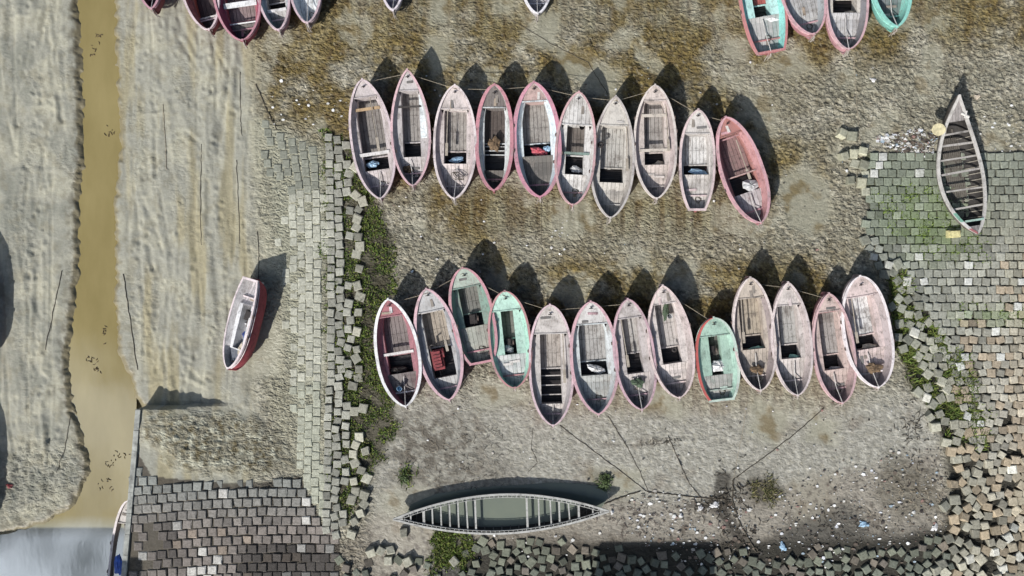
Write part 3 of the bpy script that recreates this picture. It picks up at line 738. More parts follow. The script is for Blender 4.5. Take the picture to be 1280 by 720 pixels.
    # bulkhead beam at the cockpit front and over the well
    bm_=wood(P.get('beam',P['deck']),(120,108,98),0,.5)
    mb=MB();z=deckz(t1)+.02;mb.box((0,T(t1),z),(2*w1(t1+.001)*.98,.055,.06));mb.build('beam',bm_,root)
    if P.get('wellbeam',True):
        mb=MB();mb.box((0,T(tw),zf+.03),(2*wo(tw)+.06,.06,.08));mb.build('beam',bm_,root)
    if P.get('sb'):
        mb=MB();t=P['sb'];mb.box((0,T(t),deckz(t)+.07),(2*(w1(t)*.5+wi(t)*.5),.07,.05));mb.build('beam',wood(P['rim'],(150,140,132),0,.5),root)
    for (t,c,wd) in P.get('thw',[]):
        mb=MB();mb.box((0,T(t),deckz(min(t,t1-.01))+.03),(2*w1(min(t,t1-.001))*.98,wd,.045));mb.build('thwart',wood(c,(130,120,112),0,.35),root)
    for t in P.get('bars',[]):
        mb=MB();mb.box((0,T(t),zf+.12),(2*wo(t),.05,.05));mb.build('crossbar',bm_,root)
    # side boards (white painted inside panels)
    for sgn,ta,tb,c in P.get('boards',[]):
        mb=MB();rows=[]
        for i in range(9):
            t=ta+(tb-ta)*i/8;u=deckz(t);rows.append([(sgn*(wi(t)*.93),T(t),u+.09),(sgn*(wo(t)+.03),T(t),u+.02)])
        mb.grid(rows);mb.build('side_board',wood(c,(150,158,156),0,.2),root)
    # ribs seen on open inner sides
    if P.get('ribs'):
        mb=MB()
        for i in range(P['ribs']):
            t=t0+.04+(t1-t0-.06)*i/(P['ribs']-1)
            for sgn in(-1,1): mb.bar((sgn*wi(t)*.985,T(t),zr(t)-.01),(sgn*w1(t),T(t),deckz(t)+.03),.035,.03)
        mb.build('ribs',wood(P['rim'],(120,108,100),0,.5),root)
    # mooring post on the bow deck, rowlocks, rudder fitting
    mb=MB();tb=.94 if P['bow'][1]>.6 else .92
    mb.tube([(0,T(tb),deckz(tb)),(0,T(tb),deckz(tb)+.16)],.035,7);mb.tube([(-.10,T(tb),deckz(tb)+.12),(.10,T(tb),deckz(tb)+.12)],.02,5)
    mb.build('mooring_post',plain_dark,root)
    for sgn in (-1,1):
        for t in P.get('locks',(.38,.62)):
            mb=MB();x=sgn*(hw(t)+.05);mb.box((x,T(t),zr(t)-.02),(.08,.16,.07));mb.tube([(x+sgn*.03,T(t)-.05,zr(t)),(x+sgn*.03,T(t)+.05,zr(t))],.03,6);mb.build('rowlock',plain_rust,root)
    if not P.get('norud'):
        mb=MB();a=T(0)
        mb.tube([(0,a+.0,zr(0)-.03),(0.02,a-.16,zr(0)-.12),(0.0,a-.2,zr(0)-.6)],.035,6)
        for i in range(3): mb.tube([(random.uniform(-.15,.15),a-.02,zr(0)-.05),(random.uniform(-.18,.18),a-.16-.18*random.random(),zr(0)-.35-.4*random.random())],.014,4)
        mb.build('rudder_fitting',wood((170,158,145),(120,104,90),0,.5),root)
    # rub marks: a plank strake line on the hull
    for sgn in(-1,1):
        mb=MB();mb.tube([(sgn*(hw(t)*.985+.015),T(t),zk(t)+.84*(zr(t)-zk(t))) for t in ts[2:-2]],.028,4)
        mb.build('rubbing_strake',wood(P['rim'],(120,100,96),0,.5),root)
    for i in range(random.choice((1,2,2,3))):
        q0=random.choice((random.uniform(.1,t0-.06),random.uniform(t1+.02,.9)));ln=random.uniform(.25,.7);xx=random.uniform(-.5,.5)*w1(q0)
        c_=random.choice(((214,206,196),(150,136,120),(176,150,120),(120,116,112),P['rim']));vert=random.random()<.45
        mb=MB();mb.box((xx,T(q0),deckz(q0)+.03),(.13,min(ln,.4),.03) if vert else (min(ln,w1(q0)*.9),.11,.03),random.uniform(-.1,.1));mb.build('deck_patch',wood(c_,(120,108,98),0,.4),root)
    if not P.get('norud') and random.random()<.6:
        mb=MB();x=random.uniform(-.12,.12);mb.tube([(0,T(0)+.0,zr(0)+.04),(x*.5,T(t0*.5),deckz(t0*.5)+.2),(x,T(t0*.9),deckz(t0*.9)+.12)],.022,5);mb.build('tiller',wood((206,200,192),(150,140,130),0,.4),root)
    if random.random()<.5:
        mb=MB();q0=random.uniform(.08,.14);pts_=[]
        for i in range(26):
            a_=i*.55;pts_.append((.12+ (.13+.03*math.sin(i*1.7))*math.cos(a_),T(q0)+(.13+.04*math.sin(i*.9))*math.sin(a_),deckz(q0)+.03+.002*i))
        mb.tube(pts_,.012,4);mb.build('coiled_line',M_darkrope,root)
    return root,dict(T=T,zr=zr,hw=hw,hd=hd,mid=mid_,Ln=Ln,fw=fw,deckz=deckz,zf=zf,root=root)
plain_dark=plain('dark_iron',(40,34,32),.6,.4,10);plain_rust=plain('rusty_iron',(96,82,76),.8,.35,10)
PT=(2.3,.66);RD=(2.3,.54);BR_=(2.4,.60)
PK=(214,150,160);PINK=(220,128,148);PALE=(214,196,194);BEI=(196,184,168);MAU=(182,164,164);WHT=(226,228,228);GRY=(168,166,164);MINT=(168,208,190);RED=(178,64,72);GW=(206,200,194)
FB=(150,142,134);FBD=(104,90,82)
def Pm(**k):
    d=dict(bow=PT,stern=BR_,rim=PK,hull=PK,inner=MAU,deck=GW,floor=FB,t0=.3,tw=.43,t1=.8,f=.55,sb=.12);d.update(k);return d
G1='boats moored in the upper row';G2='boats moored in the lower row';G3='boats cut off by the top edge of the photo'
ROW=[
((452,99),(475,248),50,Pm(rim=(214,186,190),hull=(188,140,150),inner=MAU,deck=(196,180,178),t0=.25,tw=.37,t1=.86,f=.60,thw=[(.39,(220,214,208),.16),(.77,(206,158,96),.14)],floor=(134,126,118),stern=PT),'pale pink boat with an orange thwart, left end of the upper row',G1),
((509,87),(516,232),46,Pm(rim=(222,164,172),hull=PINK,inner=(176,164,164),deck=(190,180,178),t0=.26,tw=.40,t1=.83,f=.46,boards=[(1,.42,.80,(226,236,238))],thw=[(.70,(60,54,50),.09)],floor=(150,142,134),stern=PT,bow=(2.0,.78)),'pink boat with bright white board inside its right side, second in upper row',G1),
((569,106),(568,248),50,Pm(rim=(222,202,200),hull=(204,176,172),inner=(190,166,166),deck=(206,188,182),t0=.32,tw=.44,t1=.80,f=.54,bows=1,floor=(160,152,142),thw=[(.80,(206,196,186),.07)],stern=PT),'dull beige boat with coiled line on its stern deck, third in upper row',G1),
((619,105),(618,238),44,Pm(rim=(212,112,128),hull=RED,inner=(200,204,200),deck=(196,200,200),sdeck=(92,84,78),bdeck=(120,108,102),bp=.14,t0=.20,tw=.47,t1=.79,f=.56,drop=.2,sdrop=.38,floor=(86,70,62),bars=(.36,.4,.44),rw=.14,bow=(2.5,.6),stern=(2.5,.62),deck2=(120,112,104),norud=1),'narrow round ended boat with dark brown floor and white sides, upper row',G1),
((668,102),(676,246),56,Pm(rim=(218,120,146),hull=PINK,inner=(196,212,220),deck=(212,224,228),sdeck=(96,92,86),bdeck=(196,150,140),t0=.37,tw=.49,t1=.84,f=.58,drop=.18,sdrop=.42,k1=.78,rw=.16,bow=(2.4,.66),floor=(156,148,138)),'widest boat of the upper row with thick rose pink rim and white sides',G1),
((724,115),(716,256),47,Pm(rim=(214,150,152),hull=(200,70,84),inner=(196,192,188),deck=(208,204,198),t0=.28,tw=.46,t1=.72,f=.46,thw=[(.47,(122,150,138),.12)],floor=(110,98,88),bp=.2),'white decked boat with a grey green thwart, sixth in the upper row',G1),
((771,120),(764,272),51,Pm(rim=(192,184,174),hull=(150,142,132),inner=(170,160,148),deck=(196,188,174),t0=.30,tw=.43,t1=.77,f=.55,floor=(178,174,164),rwear=.6,stern=PT,bow=(2.0,.74)),'unpainted grey beige boat, seventh in the upper row',G1),
((820,106),(822,248),50,Pm(rim=(212,196,184),hull=(196,160,156),inner=(184,160,156),deck=(202,182,170),t0=.31,tw=.43,t1=.87,f=.48,thw=[(.44,(206,190,170),.14),(.75,(206,190,170),.14)],floor=(158,150,142),stern=PT,locks=(.3,.45,.6,.72)),'beige boat with two cream thwarts and a pale sack, eighth in upper row',G1),
((874,137),(872,262),41,Pm(rim=(214,182,180),hull=(196,80,84),inner=(190,180,174),deck=(196,188,180),t0=.36,tw=.47,t1=.77,f=.74,k1=.9,cut=.80,stern=(2.6,.9),floor=(208,206,202),sb=.15,norud=1,tm=.5,hs=1.0),'small square sterned boat with whitish floorboards, ninth in the upper row',G1),
((908,146),(952,278),50,Pm(rim=(218,142,152),hull=(206,110,124),inner=(196,122,122),inner2=(160,96,96),deck=(190,104,92),deck2=(150,120,118),sdeck=(190,182,182),t0=.30,tw=.47,t1=.84,f=.62,drop=.3,sdrop=.34,thw=[(.47,(200,150,140),.06),(.82,(206,130,136),.07)],floor=(150,104,100),stern=(2.3,.62),rw=.11),'slanting rose red boat with reddish inside, right end of the upper row',G1),
((485,374),(507,508),52,Pm(rim=(230,228,228),hull=(206,196,196),rwear=.12,inner=(176,92,104),inner2=(110,84,88),deck=(184,100,112),deck2=(120,90,90),sdeck=(120,112,108),bdeck=(186,84,96),t0=.30,tw=.47,t1=.84,f=.56,drop=.26,sdrop=.36,thw=[(.49,(222,214,208),.13)],floor=(132,118,114),bow=(2.2,.66),stern=(2.3,.64),rw=.11),'white rimmed boat with faded crimson inside, left end of the lower row',G2),
((533,361),(562,500),52,Pm(rim=(218,160,172),hull=PINK,inner=(132,134,140),inner2=(110,112,116),deck=(176,176,176),t0=.20,tw=.47,t1=.80,f=.54,drop=.2,sdrop=.3,thw=[(.80,(196,188,182),.13)],floor=(170,152,128),stern=(2.3,.64),bow=(2.2,.64),sb=.10,rw=.11),'pink rimmed grey boat with a rusty red engine, second in the lower row',G2),
((578,335),(602,453),50,Pm(rim=(212,124,138),hull=(196,96,112),inner=(112,150,134),deck=(124,156,140),sdeck=(160,164,150),bdeck=(160,176,160),t0=.38,tw=.52,t1=.80,f=.46,drop=.3,sdrop=.34,cut=.80,stern=(3,.8),bow=(2.5,.58),floor=(116,116,106),norud=1,rw=.10,hs=1.0),'green inside boat with dull pink rim, set highest in the lower row',G2),
((630,364),(643,485),49,Pm(rim=(206,120,122),hull=(176,84,90),inner=(150,204,182),inner2=(124,160,146),deck=(170,214,194),deck2=(140,180,164),dwear=.2,sdeck=(196,196,194),t0=.34,tw=.50,t1=.80,f=.30,drop=.14,sdrop=.22,bow=(2.4,.58),stern=(2.5,.58),floor=(112,108,98),rw=.07),'mint green decked boat with thin red rim, fourth in the lower row',G2),
((687,381),(691,532),52,Pm(rim=(216,176,184),hull=(208,132,148),inner=(160,150,150),deck=(196,186,178),t0=.17,tw=.46,t1=.76,f=.48,bars=(.24,.32,.40),thw=[(.77,(190,180,172),.08)],floor=(172,160,148),bow=(2.5,.6),stern=(2.4,.62),sb=.08),'longest boat of the lower row with three crossbars over an open dark stern well',G2),
((738,377),(748,518),56,Pm(rim=(214,150,162),hull=PINK,inner=(176,182,184),deck=(200,208,208),sdeck=(168,172,168),bdeck=(196,192,188),t0=.34,tw=.46,t1=.80,f=.58,drop=.2,sdrop=.34,bow=(2.3,.62),stern=(2.2,.66),floor=(168,164,158),rw=.11),'broad pink rimmed boat with pale ribbed sides, sixth in the lower row',G2),
((784,374),(802,512),48,Pm(rim=(206,152,166),hull=(196,120,140),inner=(170,156,156),deck=(190,178,174),t0=.32,tw=.50,t1=.83,f=.42,floor=(172,166,158),stern=BR_,wellbeam=True),'mauve pink boat with an empty black square well, seventh in lower row',G2),
((829,357),(850,497),52,Pm(rim=(222,190,184),hull=(208,168,166),inner=(180,160,156),deck=(210,194,186),t0=.30,tw=.44,t1=.84,f=.44,floor=(182,172,164),bow=(2.1,.74)),'pale peach boat with small black ring on its right deck, lower row',G2),
((893,397),(903,500),49,Pm(rim=(176,200,184),hull=(206,60,54),hull2=(170,70,60),inner=(150,190,170),inner2=(120,150,136),deck=(150,186,166),deck2=(122,146,132),sdeck=(164,160,152),t0=.30,tw=.42,t1=.78,f=.28,drop=.16,sdrop=.2,cut=.78,stern=(2.8,.8),bow=(2.5,.56),floor=(84,80,72),norud=1,rw=.09,hs=1.0,riml=(214,62,54)),'shortest boat of the lower row, light green inside with red hull side',G2),
((938,347),(951,488),49,Pm(rim=(222,200,190),hull=(206,140,140),inner=(150,130,128),deck=(192,172,150),t0=.36,tw=.48,t1=.82,f=.56,thw=[(.84,(190,176,160),.08)],floor=(176,158,130),bow=(2.3,.64)),'sandy tan floored boat with cream rim, tenth in the lower row',G2),
((986,353),(998,494),47,Pm(rim=(214,192,188),hull=(198,150,150),inner=(180,160,156),deck=(200,186,178),t0=.32,tw=.44,t1=.80,f=.50,floor=(164,162,156),bow=(2.0,.74)),'beige boat with mint box in its well, third from right in lower row',G2),
((1036,367),(1053,504),49,Pm(rim=(216,160,162),hull=(210,116,120),inner=(184,140,136),deck=(206,172,160),t0=.30,tw=.43,t1=.84,f=.48,floor=(160,152,146),thw=[(.83,(190,120,122),.05)],bow=(2.1,.70)),'salmon pink boat with red smears, second from right in the lower row',G2),
((1076,345),(1099,484),56,Pm(rim=(230,216,216),hull=(206,170,170),rwear=.2,inner=(170,150,150),deck=(212,182,176),t0=.34,tw=.46,t1=.82,f=.50,floor=(212,212,210),bow=(2.5,.58),stern=(2.5,.6),rw=.09),'broad white rimmed boat with whitish floor, right end of the lower row',G2),
]
BT=[]
for bow,stn,wp,P_,lab,grp in ROW:
    for kk in ('bows','rw2'): P_.pop(kk,None)
    BT.append(make_boat('wooden_boat',bow,stn,wp,P_,lab,grp,roll=random.uniform(-.03,.03)))
TOP=[
((168,-130),(190,11),34,Pm(rim=(206,130,150),hull=(150,30,50),inner=(120,30,50),deck=(150,50,70),sdeck=(120,60,70)),'crimson boat of which only the stern tip shows, leftmost at the top edge'),
((222,-108),(260,36),44,Pm(rim=(222,190,194),hull=(160,30,50),inner=(200,110,100),inner2=(120,80,90),deck=(196,90,70),sdeck=(84,74,70),floor=(80,60,62),t0=.14,tw=.16,f=.55,drop=.3,sdrop=.36,thw=[(.14,(210,204,198),.07)]),'dark floored red hulled boat, second from the left along the top edge'),
((280,-100),(303,50),56,Pm(rim=(214,120,140),hull=(176,20,60),inner=(176,40,80),inner2=(140,60,80),deck=(196,70,90),sdeck=(100,92,90),floor=(150,120,120),t0=.16,tw=.20,t1=.75,f=.62,drop=.3,sdrop=.34,thw=[(.17,(230,230,228),.06),(.33,(230,232,232),.26)]),'magenta red boat with a broad white thwart at the top edge'),
((322,-110),(348,37),40,Pm(rim=(214,176,186),hull=(176,120,140),inner=(150,170,180),deck=(190,186,186),sdeck=(170,166,164),floor=(110,100,96),t0=.18,tw=.28,thw=[(.19,(220,216,214),.14),(.33,(210,206,204),.1)]),'grey lilac boat with a dark well, fourth along the top edge from the left'),
((372,-112),(384,28),40,Pm(rim=(208,170,180),hull=(170,140,150),inner=(206,216,222),deck=(226,232,234),sdeck=(226,232,234),t0=.5,tw=.6,sb=None,dwear=.1,iwear=.2),'boat with clean white stern deck beside the grey lilac boat, top edge'),
((482,-130),(491,12),34,Pm(rim=(222,206,216),hull=(180,170,180),inner=(170,160,190),deck=(196,184,206)),'pale violet stern tip alone at the top edge left of centre'),
((668,-128),(672,16),42,Pm(rim=(232,228,232),hull=(190,186,188),inner=(170,160,170),deck=(196,192,194)),'white rimmed stern alone at the top edge right of centre'),
((942,-82),(964,64),52,Pm(rim=(214,110,108),hull=(196,60,64),inner=(120,206,196),inner2=(130,170,164),deck=(176,230,222),deck2=(140,190,184),dwear=.15,sdeck=(176,170,166),floor=(196,70,60),floor2=(170,60,54),t0=.32,tw=.44,t1=.8,f=.38,cut=.72,stern=(2.6,.8),hs=1.0),'turquoise sided boat with a red plank down its middle, top edge right'),
((984,-105),(1018,42),52,Pm(rim=(222,150,160),hull=(210,120,130),inner=(150,156,160),deck=(188,190,188),sdeck=(184,184,182),t0=.45,tw=.55,stern=(2.6,.6),sdrop=.3),'grey decked pink rimmed boat right of the turquoise and red one, top edge'),
((1062,-88),(1061,61),50,Pm(rim=(220,160,166),hull=(206,130,140),inner=(120,118,124),deck=(206,196,180),sdeck=(190,188,188),t0=.33,tw=.47,f=.58,stern=(2.6,.58),sdrop=.3),'boat with smooth grey stern deck and black well, top edge beside mint boat'),
((1108,-112),(1122,33),50,Pm(rim=(130,214,196),hull=(110,196,180),inner=(120,206,188),deck=(176,222,208),deck2=(140,190,176),rwear=.2,dwear=.15,sdeck=(100,104,108),rw=.14,t0=.3,stern=(2.3,.62),rim2=(160,190,180)),'bright mint green boat at the right end of the top edge'),
]
for bow,stn,wp,P_,lab in TOP: BT.append(make_boat('wooden_boat',bow,stn,wp,P_,lab,G3))
# tilted boat on the left mud: bow rounded towards the bottom, square stern at the top
P_=Pm(rim=(228,206,208),hull=(196,42,58),hull2=(150,40,50),inner=(200,196,196),deck=(222,222,224),sdeck=(214,204,206),bdeck=(92,98,112),floor=(150,150,156),t0=.28,tw=.50,t1=.78,f=.40,cut=.66,stern=(2.4,.9),bow=(2.5,.6),norud=1,rwear=.2,hs=1.05,hb=1.1,sb=.2,deck2=(160,160,160),bdrop=.3)
BT.append(make_boat('wooden_boat',(299,464),(327,353),39,P_,'red hulled boat heeled over on the grey mud beside the left block path','boats lying apart',roll=-.56,zoff=.22))
leanB=BT[-1]
# boat behind the wall, and two unseen ones added for the shadows they throw in
P_=Pm(rim=(222,206,202),hull=(70,60,66),inner=(176,150,140),deck=(196,186,176),floor=(196,170,110),sdeck=(50,80,150),t0=.48,tw=.56,t1=.80,f=.5,h0=.62,hb=.8,hs=.75,zf=.25,sb=None,bow=(2.6,.55))
BT.append(make_boat('wooden_boat',(153,630),(136,780),31,P_,'narrow white rimmed boat on the water against the left of the ramp wall','boats lying apart',zoff=-.15))
for (b_,s_,lab) in (((-63,330),(-61,478),'unseen boat added past the left edge for its shadow, upper of two'),((-73,560),(-75,706),'unseen boat added past the left edge for its shadow, lower of two')):
    BT.append(make_boat('wooden_boat',b_,s_,52,Pm(h0=1.35,hb=1.8,hs=1.6),lab,'unseen boats added for their shadows'))
# open wooden canoes
def canoe(name,bow,stern,wpx,P,label):
    hb,hs,h0=P['hb'],P['hs'],P['h0'];A=W(*bow,hb);B=W(*stern,hs);mid_=(A+B)/2;Ln=math.hypot(A.x-B.x,A.y-B.y);hd=math.atan2(-(A.x-B.x),A.y-B.y)
    HW=wpx/PPM/2;root=empty(name,(mid_.x,mid_.y,gz(mid_.x,mid_.y)-P.get('sink',.03)));root.rotation_euler=(0,0,hd);tag(root,label,'boat')
    n=40;ts=[i/n for i in range(n+1)];T=lambda t:(t-.5)*Ln;tm=P.get('tm',.5)
    def s_(t): return (t-tm)/(1-tm) if t>tm else (tm-t)/tm
    def zr(t): return h0+((hb if t>tm else hs)-h0)*s_(t)**2.2
    def bend(t): return P.get('bend',0)*(4*(t-.5)**2)
    def hw(t):
        p=P['bowp'] if t>tm else P['sternp'];return max(.015,HW*(1-s_(t)**p[0])**p[1]) if s_(t)<1 else (.02 if t>tm else P.get('sternw',.02))
    def zk(t): return .75*zr(t)*s_(t)**6
    def sec(t,k,off=0): return [(bend(t)+sg*(fx*hw(t)*k),T(t),zk(t)+off+fz*(zr(t)-zk(t)-off)) for sg,pr in((-1,PROF),(1,PROF[::-1][1:])) for fx,fz in pr]
    mb=MB();mb.grid([sec(t,1) for t in ts]);mb.build('hull',wood(*P['hull'],.18,.5),root,True)
    mb=MB();mb.grid([sec(t,.95,.04) for t in ts]);mb.build('inner_planking',wood(*P['in'],.16,.6),root,True)
    for sg in(-1,1):
        mb=MB();rows=[];w0=P.get('gw',.09)
        for t in ts:
            w_=hw(t);rows.append([(bend(t)+sg*(w_+.03),T(t),zr(t)-.06),(bend(t)+sg*(w_+.03),T(t),zr(t)+.03),(bend(t)+sg*max(0,w_-w0),T(t),zr(t)+.035),(bend(t)+sg*max(0,w_-w0),T(t),zr(t)-.05)])
        mb.grid(rows);mb.build('gunwale',wood(*P['rim'],0,.35),root)
        if P.get('inwale'):
            mb=MB();mb.tube([(bend(t)+sg*max(0,hw(t)-w0-.09),T(t),zr(t)-.0) for t in ts[2:-2]],.022,4)
            for i in range(44):
                t=.05+.9*i/43;mb.bar((bend(t)+sg*(hw(t)-w0+.01),T(t),zr(t)),(bend(t)+sg*max(0,hw(t)-w0-.09),T(t),zr(t)),.03,.04)
            mb.build('inwale',wood(*P['rim'],0,.35),root)
    for t in P['ribs']:
        mb=MB();mb.tube([(p[0],p[1],p[2]+.025) for p in sec(t,.93,.04)],.028,4);mb.build('rib',wood(*P['ribc'],0,.4),root)
    for (t,wd,skew) in P['thw']:
        mb=MB();w_=hw(t)-.04;mb.bar((bend(t)-w_,T(t)-skew,zr(t)-P.get('td',.06)),(bend(t)+w_,T(t)+skew,zr(t)-P.get('td',.06)),wd,.05);mb.build('thwart',wood(*P['thwc'],0,.3),root)
    for (ta,tb) in P['decks']:
        mb=MB();mb.grid([[(bend(t)-hw(t)*.97,T(t),zr(t)+.0),(bend(t),T(t),zr(t)+.02),(bend(t)+hw(t)*.97,T(t),zr(t)+.0)] for t in [ta+(tb-ta)*i/8 for i in range(9)]])
        mb.build('end_deck',wood(*P['deckc'],.14,.4),root)
    return root,T,hw,zr,bend
GD=((176,168,158),(110,100,92))
cn,T_,hw_,zr_,bd_=canoe('wooden_canoe',(1194,119),(1217,293),56,dict(hb=1.25,hs=1.0,h0=.72,bowp=(1.7,1.0),sternp=(2.2,.8),tm=.44,bend=.22,hull=((120,110,100),(80,70,62)),rim=((196,190,180),(150,142,132)),ribc=((150,140,120),(90,80,70)),thwc=GD,deckc=((160,150,144),(120,110,104)),gw=.12,inwale=False,
  ribs=[.12+.045*i for i in range(15)],thw=[(.20,.09,.02),(.33,.08,-.02),(.46,.10,.03),(.56,.08,0),(.66,.10,-.02),(.74,.09,.02)],decks=[(.82,.995),(.005,.06)],td=.12,**{'in':((58,51,45),(34,30,27))}),'weathered open wooden canoe with bare ribs and pointed grey bow deck at right')
mb=MB()
for i in range(9):
    x=-.42+.1*i;mb.box((x+.05,random.uniform(-.1,.1),.14),(.075,3.6+random.uniform(-.6,.4),.025))
mb.build('floorboards',wood((110,100,86),(60,54,48),0,.5),cn)
# painted stripe at the stern on the left gunwale
for (ta,tb,c) in ((.10,.17,(110,176,150)),(.045,.10,(206,204,200)),(.0,.045,(190,90,92))):
    mb=MB();rows=[]
    for i in range(6):
        t=ta+(tb-ta)*i/5;w_=hw_(t);rows.append([(bd_(t)-(w_+.04),T_(t),zr_(t)+.03),(bd_(t)-max(0,w_-.13),T_(t),zr_(t)+.042)])
    mb.grid(rows);mb.build('painted_stripe',wood(c,(180,172,164),0,.25),cn)
mb=MB();t=.10;mb.box((.2,T_(t),zr_(t)+.05),(.9,.1,.05));mb.build('stern_bar',wood((150,186,170),(170,160,150),0,.3),cn)
WP=((178,178,170),(112,108,102))
cn2,T2,hw2,zr2,bd2=canoe('long_canoe',(491,650),(762,640),49,dict(hb=.95,hs=.95,h0=.72,bowp=(1.9,.95),sternp=(1.9,.95),bend=0,sink=.12,hull=((120,118,112),(70,66,60)),rim=WP,ribc=((110,108,102),(60,56,52)),thwc=WP,deckc=WP,gw=.07,inwale=True,
  ribs=[.06+.04*i for i in range(23)],thw=[(.075,.06,0),(.14,.1,0),(.185,.06,.02),(.23,.08,0),(.27,.07,.01),(.325,.07,0),(.38,.1,0),(.62,.09,0),(.66,.07,.02),(.70,.07,0),(.74,.08,0),(.78,.07,0),(.82,.07,0),(.86,.12,0),(.92,.07,0)],decks=[(.955,.998),(.002,.045)],**{'in':((74,72,66),(40,38,36))}),'very long narrow white edged canoe flooded with water near the bottom')
# water standing inside it
m,N,Lk,P=newmat('standing_water');t_=N.new('ShaderNodeNewGeometry');n=noise(N,Lk,t_.outputs['Position'],.8,4)
Lk.new(mixc(N,Lk,n,L((122,128,112)),L((98,106,100))),P.inputs['Base Color']);P.inputs['Roughness'].default_value=.05;P.inputs['IOR'].default_value=1.5;M_pw=m
mb=MB();mb.grid([[(-hw2(t)*.84,T2(t),.27),(0,T2(t),.27),(hw2(t)*.84,T2(t),.27)] for t in [.14+.72*i/20 for i in range(21)]]);mb.build('bilge_water',M_pw,cn2)
# shallow pool along the canoe
mb=MB();pp=[(505,648),(514,630),(545,617),(600,609),(650,606),(690,603),(722,604),(745,607),(757,612),(760,622),(752,634),(700,640),(600,650),(540,652)]
mb.add([W(x,y,0)+Vector((0,0,.035)) for x,y in pp],[tuple(range(len(pp)))[::-1]]);po=mb.build('pool_water',M_pw);po['kind']='structure'
# ---------------------------------------------------------------- things lying in the boats
def lump(name,loc,dim,mat,seed,label,cat,group=None,rz=0,rough=.25):
    rr=np.random.default_rng(seed);mb=MB();n1,n2=12,18;rows=[]
    ph=rr.random(6)*6.28
    for i in range(n1+1):
        th=math.pi*i/n1;row=[]
        for k in range(n2+1):
            a_=2*math.pi*(k%n2)/n2
            q_=1+rough*(math.sin(3*a_+ph[0])*.35+math.sin(5*a_+2*th+ph[1])*.4+math.sin(7*a_-3*th+ph[2])*.3+math.sin(4*th+2*a_+ph[3])*.4)*math.sin(th)
            v=Vector((math.cos(a_)*math.sin(th)*q_,math.sin(a_)*math.sin(th)*q_,max(-.5,math.cos(th)*(1+.15*math.sin(6*a_+ph[4])))))
            row.append((v.x*dim[0]/2,v.y*dim[1]/2,v.z*dim[2]/2+dim[2]*.25))
        rows.append(row)
    mb.grid(rows);o=mb.build(name,mat,None,False);o.location=loc;o.rotation_euler=(0,0,rz);tag(o,label,cat,group);return o
Mp_blue=plain('blue_plastic',(150,180,206),.35,.35,5,.6);Mp_white=plain('white_plastic',(214,212,208),.4,.35,5,.6);Mp_red=plain('red_cloth',(196,90,100),.7,.5,4,.5)
Mp_sack=plain('pale_sack',(190,178,160),.8,.35,5,.6);Mp_mint=plain('mint_plastic',(150,196,180),.5,.25,5,.3);Mp_rust=plain('rusty_red_metal',(124,52,56),.6,.45,5,.4);Mp_grey=plain('grey_cover',(180,180,180),.6,.3,5,.5)
def inboat(px,py,z): p=W(px,py,z);return (p.x,p.y,z)
LB=[('plastic_bag',(466,206),.45,(.62,.34,.3),Mp_blue,'blue plastic bag in the well of the first boat of the upper row','bag'),
('plastic_sheet',(571,200),.45,(.7,.3,.25),Mp_blue,'crumpled light blue sheet in the beige boat with coiled line, upper row','plastic sheet'),
('cloth_bundle',(673,190),.5,(.75,.42,.3),Mp_red,'red and pink cloth bundle in the widest boat of the upper row','bundle'),
('plastic_bag',(720,212),.45,(.62,.3,.25),Mp_white,'white bag in the well of the boat with the green thwart','bag'),
('sack',(822,207),.45,(.6,.4,.3),Mp_sack,'pale sack in the well of the boat with two cream thwarts','sack'),
('plastic_sheet',(873,216),.5,(.95,.34,.25),Mp_blue,'bluish white sheet across the square sterned boat','plastic sheet'),
('engine_cover',(937,232),.55,(.75,.6,.4),Mp_grey,'rounded whitish cover on the engine of the slanting rose red boat','engine cover'),
('wrapped_engine',(630+4,436),.5,(.7,.34,.3),Mp_grey,'grey white wrapped engine in the mint decked boat of the lower row','engine'),
('wrapped_engine',(745,461),.5,(.85,.4,.35),Mp_white,'white wrapped engine in the broad pale ribbed boat of the lower row','engine'),
('engine_cover',(899,457),.55,(.85,.62,.45),Mp_white,'round white cover in the shortest, red hulled boat','engine cover'),
('plastic_sheet',(946,437),.45,(.8,.36,.2),Mp_mint,'grey green sheet in the well of the tan floored boat','plastic sheet'),
('plastic_box',(992,447),.45,(.6,.34,.25),Mp_mint,'mint green box in the well of the boat with slatted floor','box'),
('plastic_box',(1044,461),.45,(.72,.26,.22),Mp_grey,'grey green tray in the well of the salmon pink boat','box'),
('plastic_sheet',(1089,434),.5,(1.0,.36,.25),Mp_sack,'torn pale sheet across the well of the right end boat, lower row','plastic sheet'),
('plastic_sheet',(961,24),.55,(.95,.3,.3),Mp_white,'white crumpled sheet in the turquoise sided boat at the top edge','plastic sheet'),
('plastic_sheet',(1008,4),.5,(.8,.3,.3),Mp_white,'white sheet in the grey decked boat at the top edge','plastic sheet'),
('plastic_bag',(1062,18),.5,(.7,.3,.25),Mp_sack,'pale bag in the black well of the boat with grey stern deck, top edge','bag'),
('cloth_bundle',(498,462),.45,(.9,.36,.28),plain_dark,'dark bundle in the well of the white rimmed crimson boat','bundle'),
]
for i,(nm,pp_,z,dim,mt,lab,cat) in enumerate(LB): lump(nm,inboat(*pp_,z),dim,mt,100+i,lab,cat,rz=random.uniform(-.3,.3))
# blue part of the bundle
lump('plastic_bag',inboat(684,186,.55),(.35,.3,.2),Mp_blue,77,'small blue bag beside the red bundle in the widest upper boat','bag')
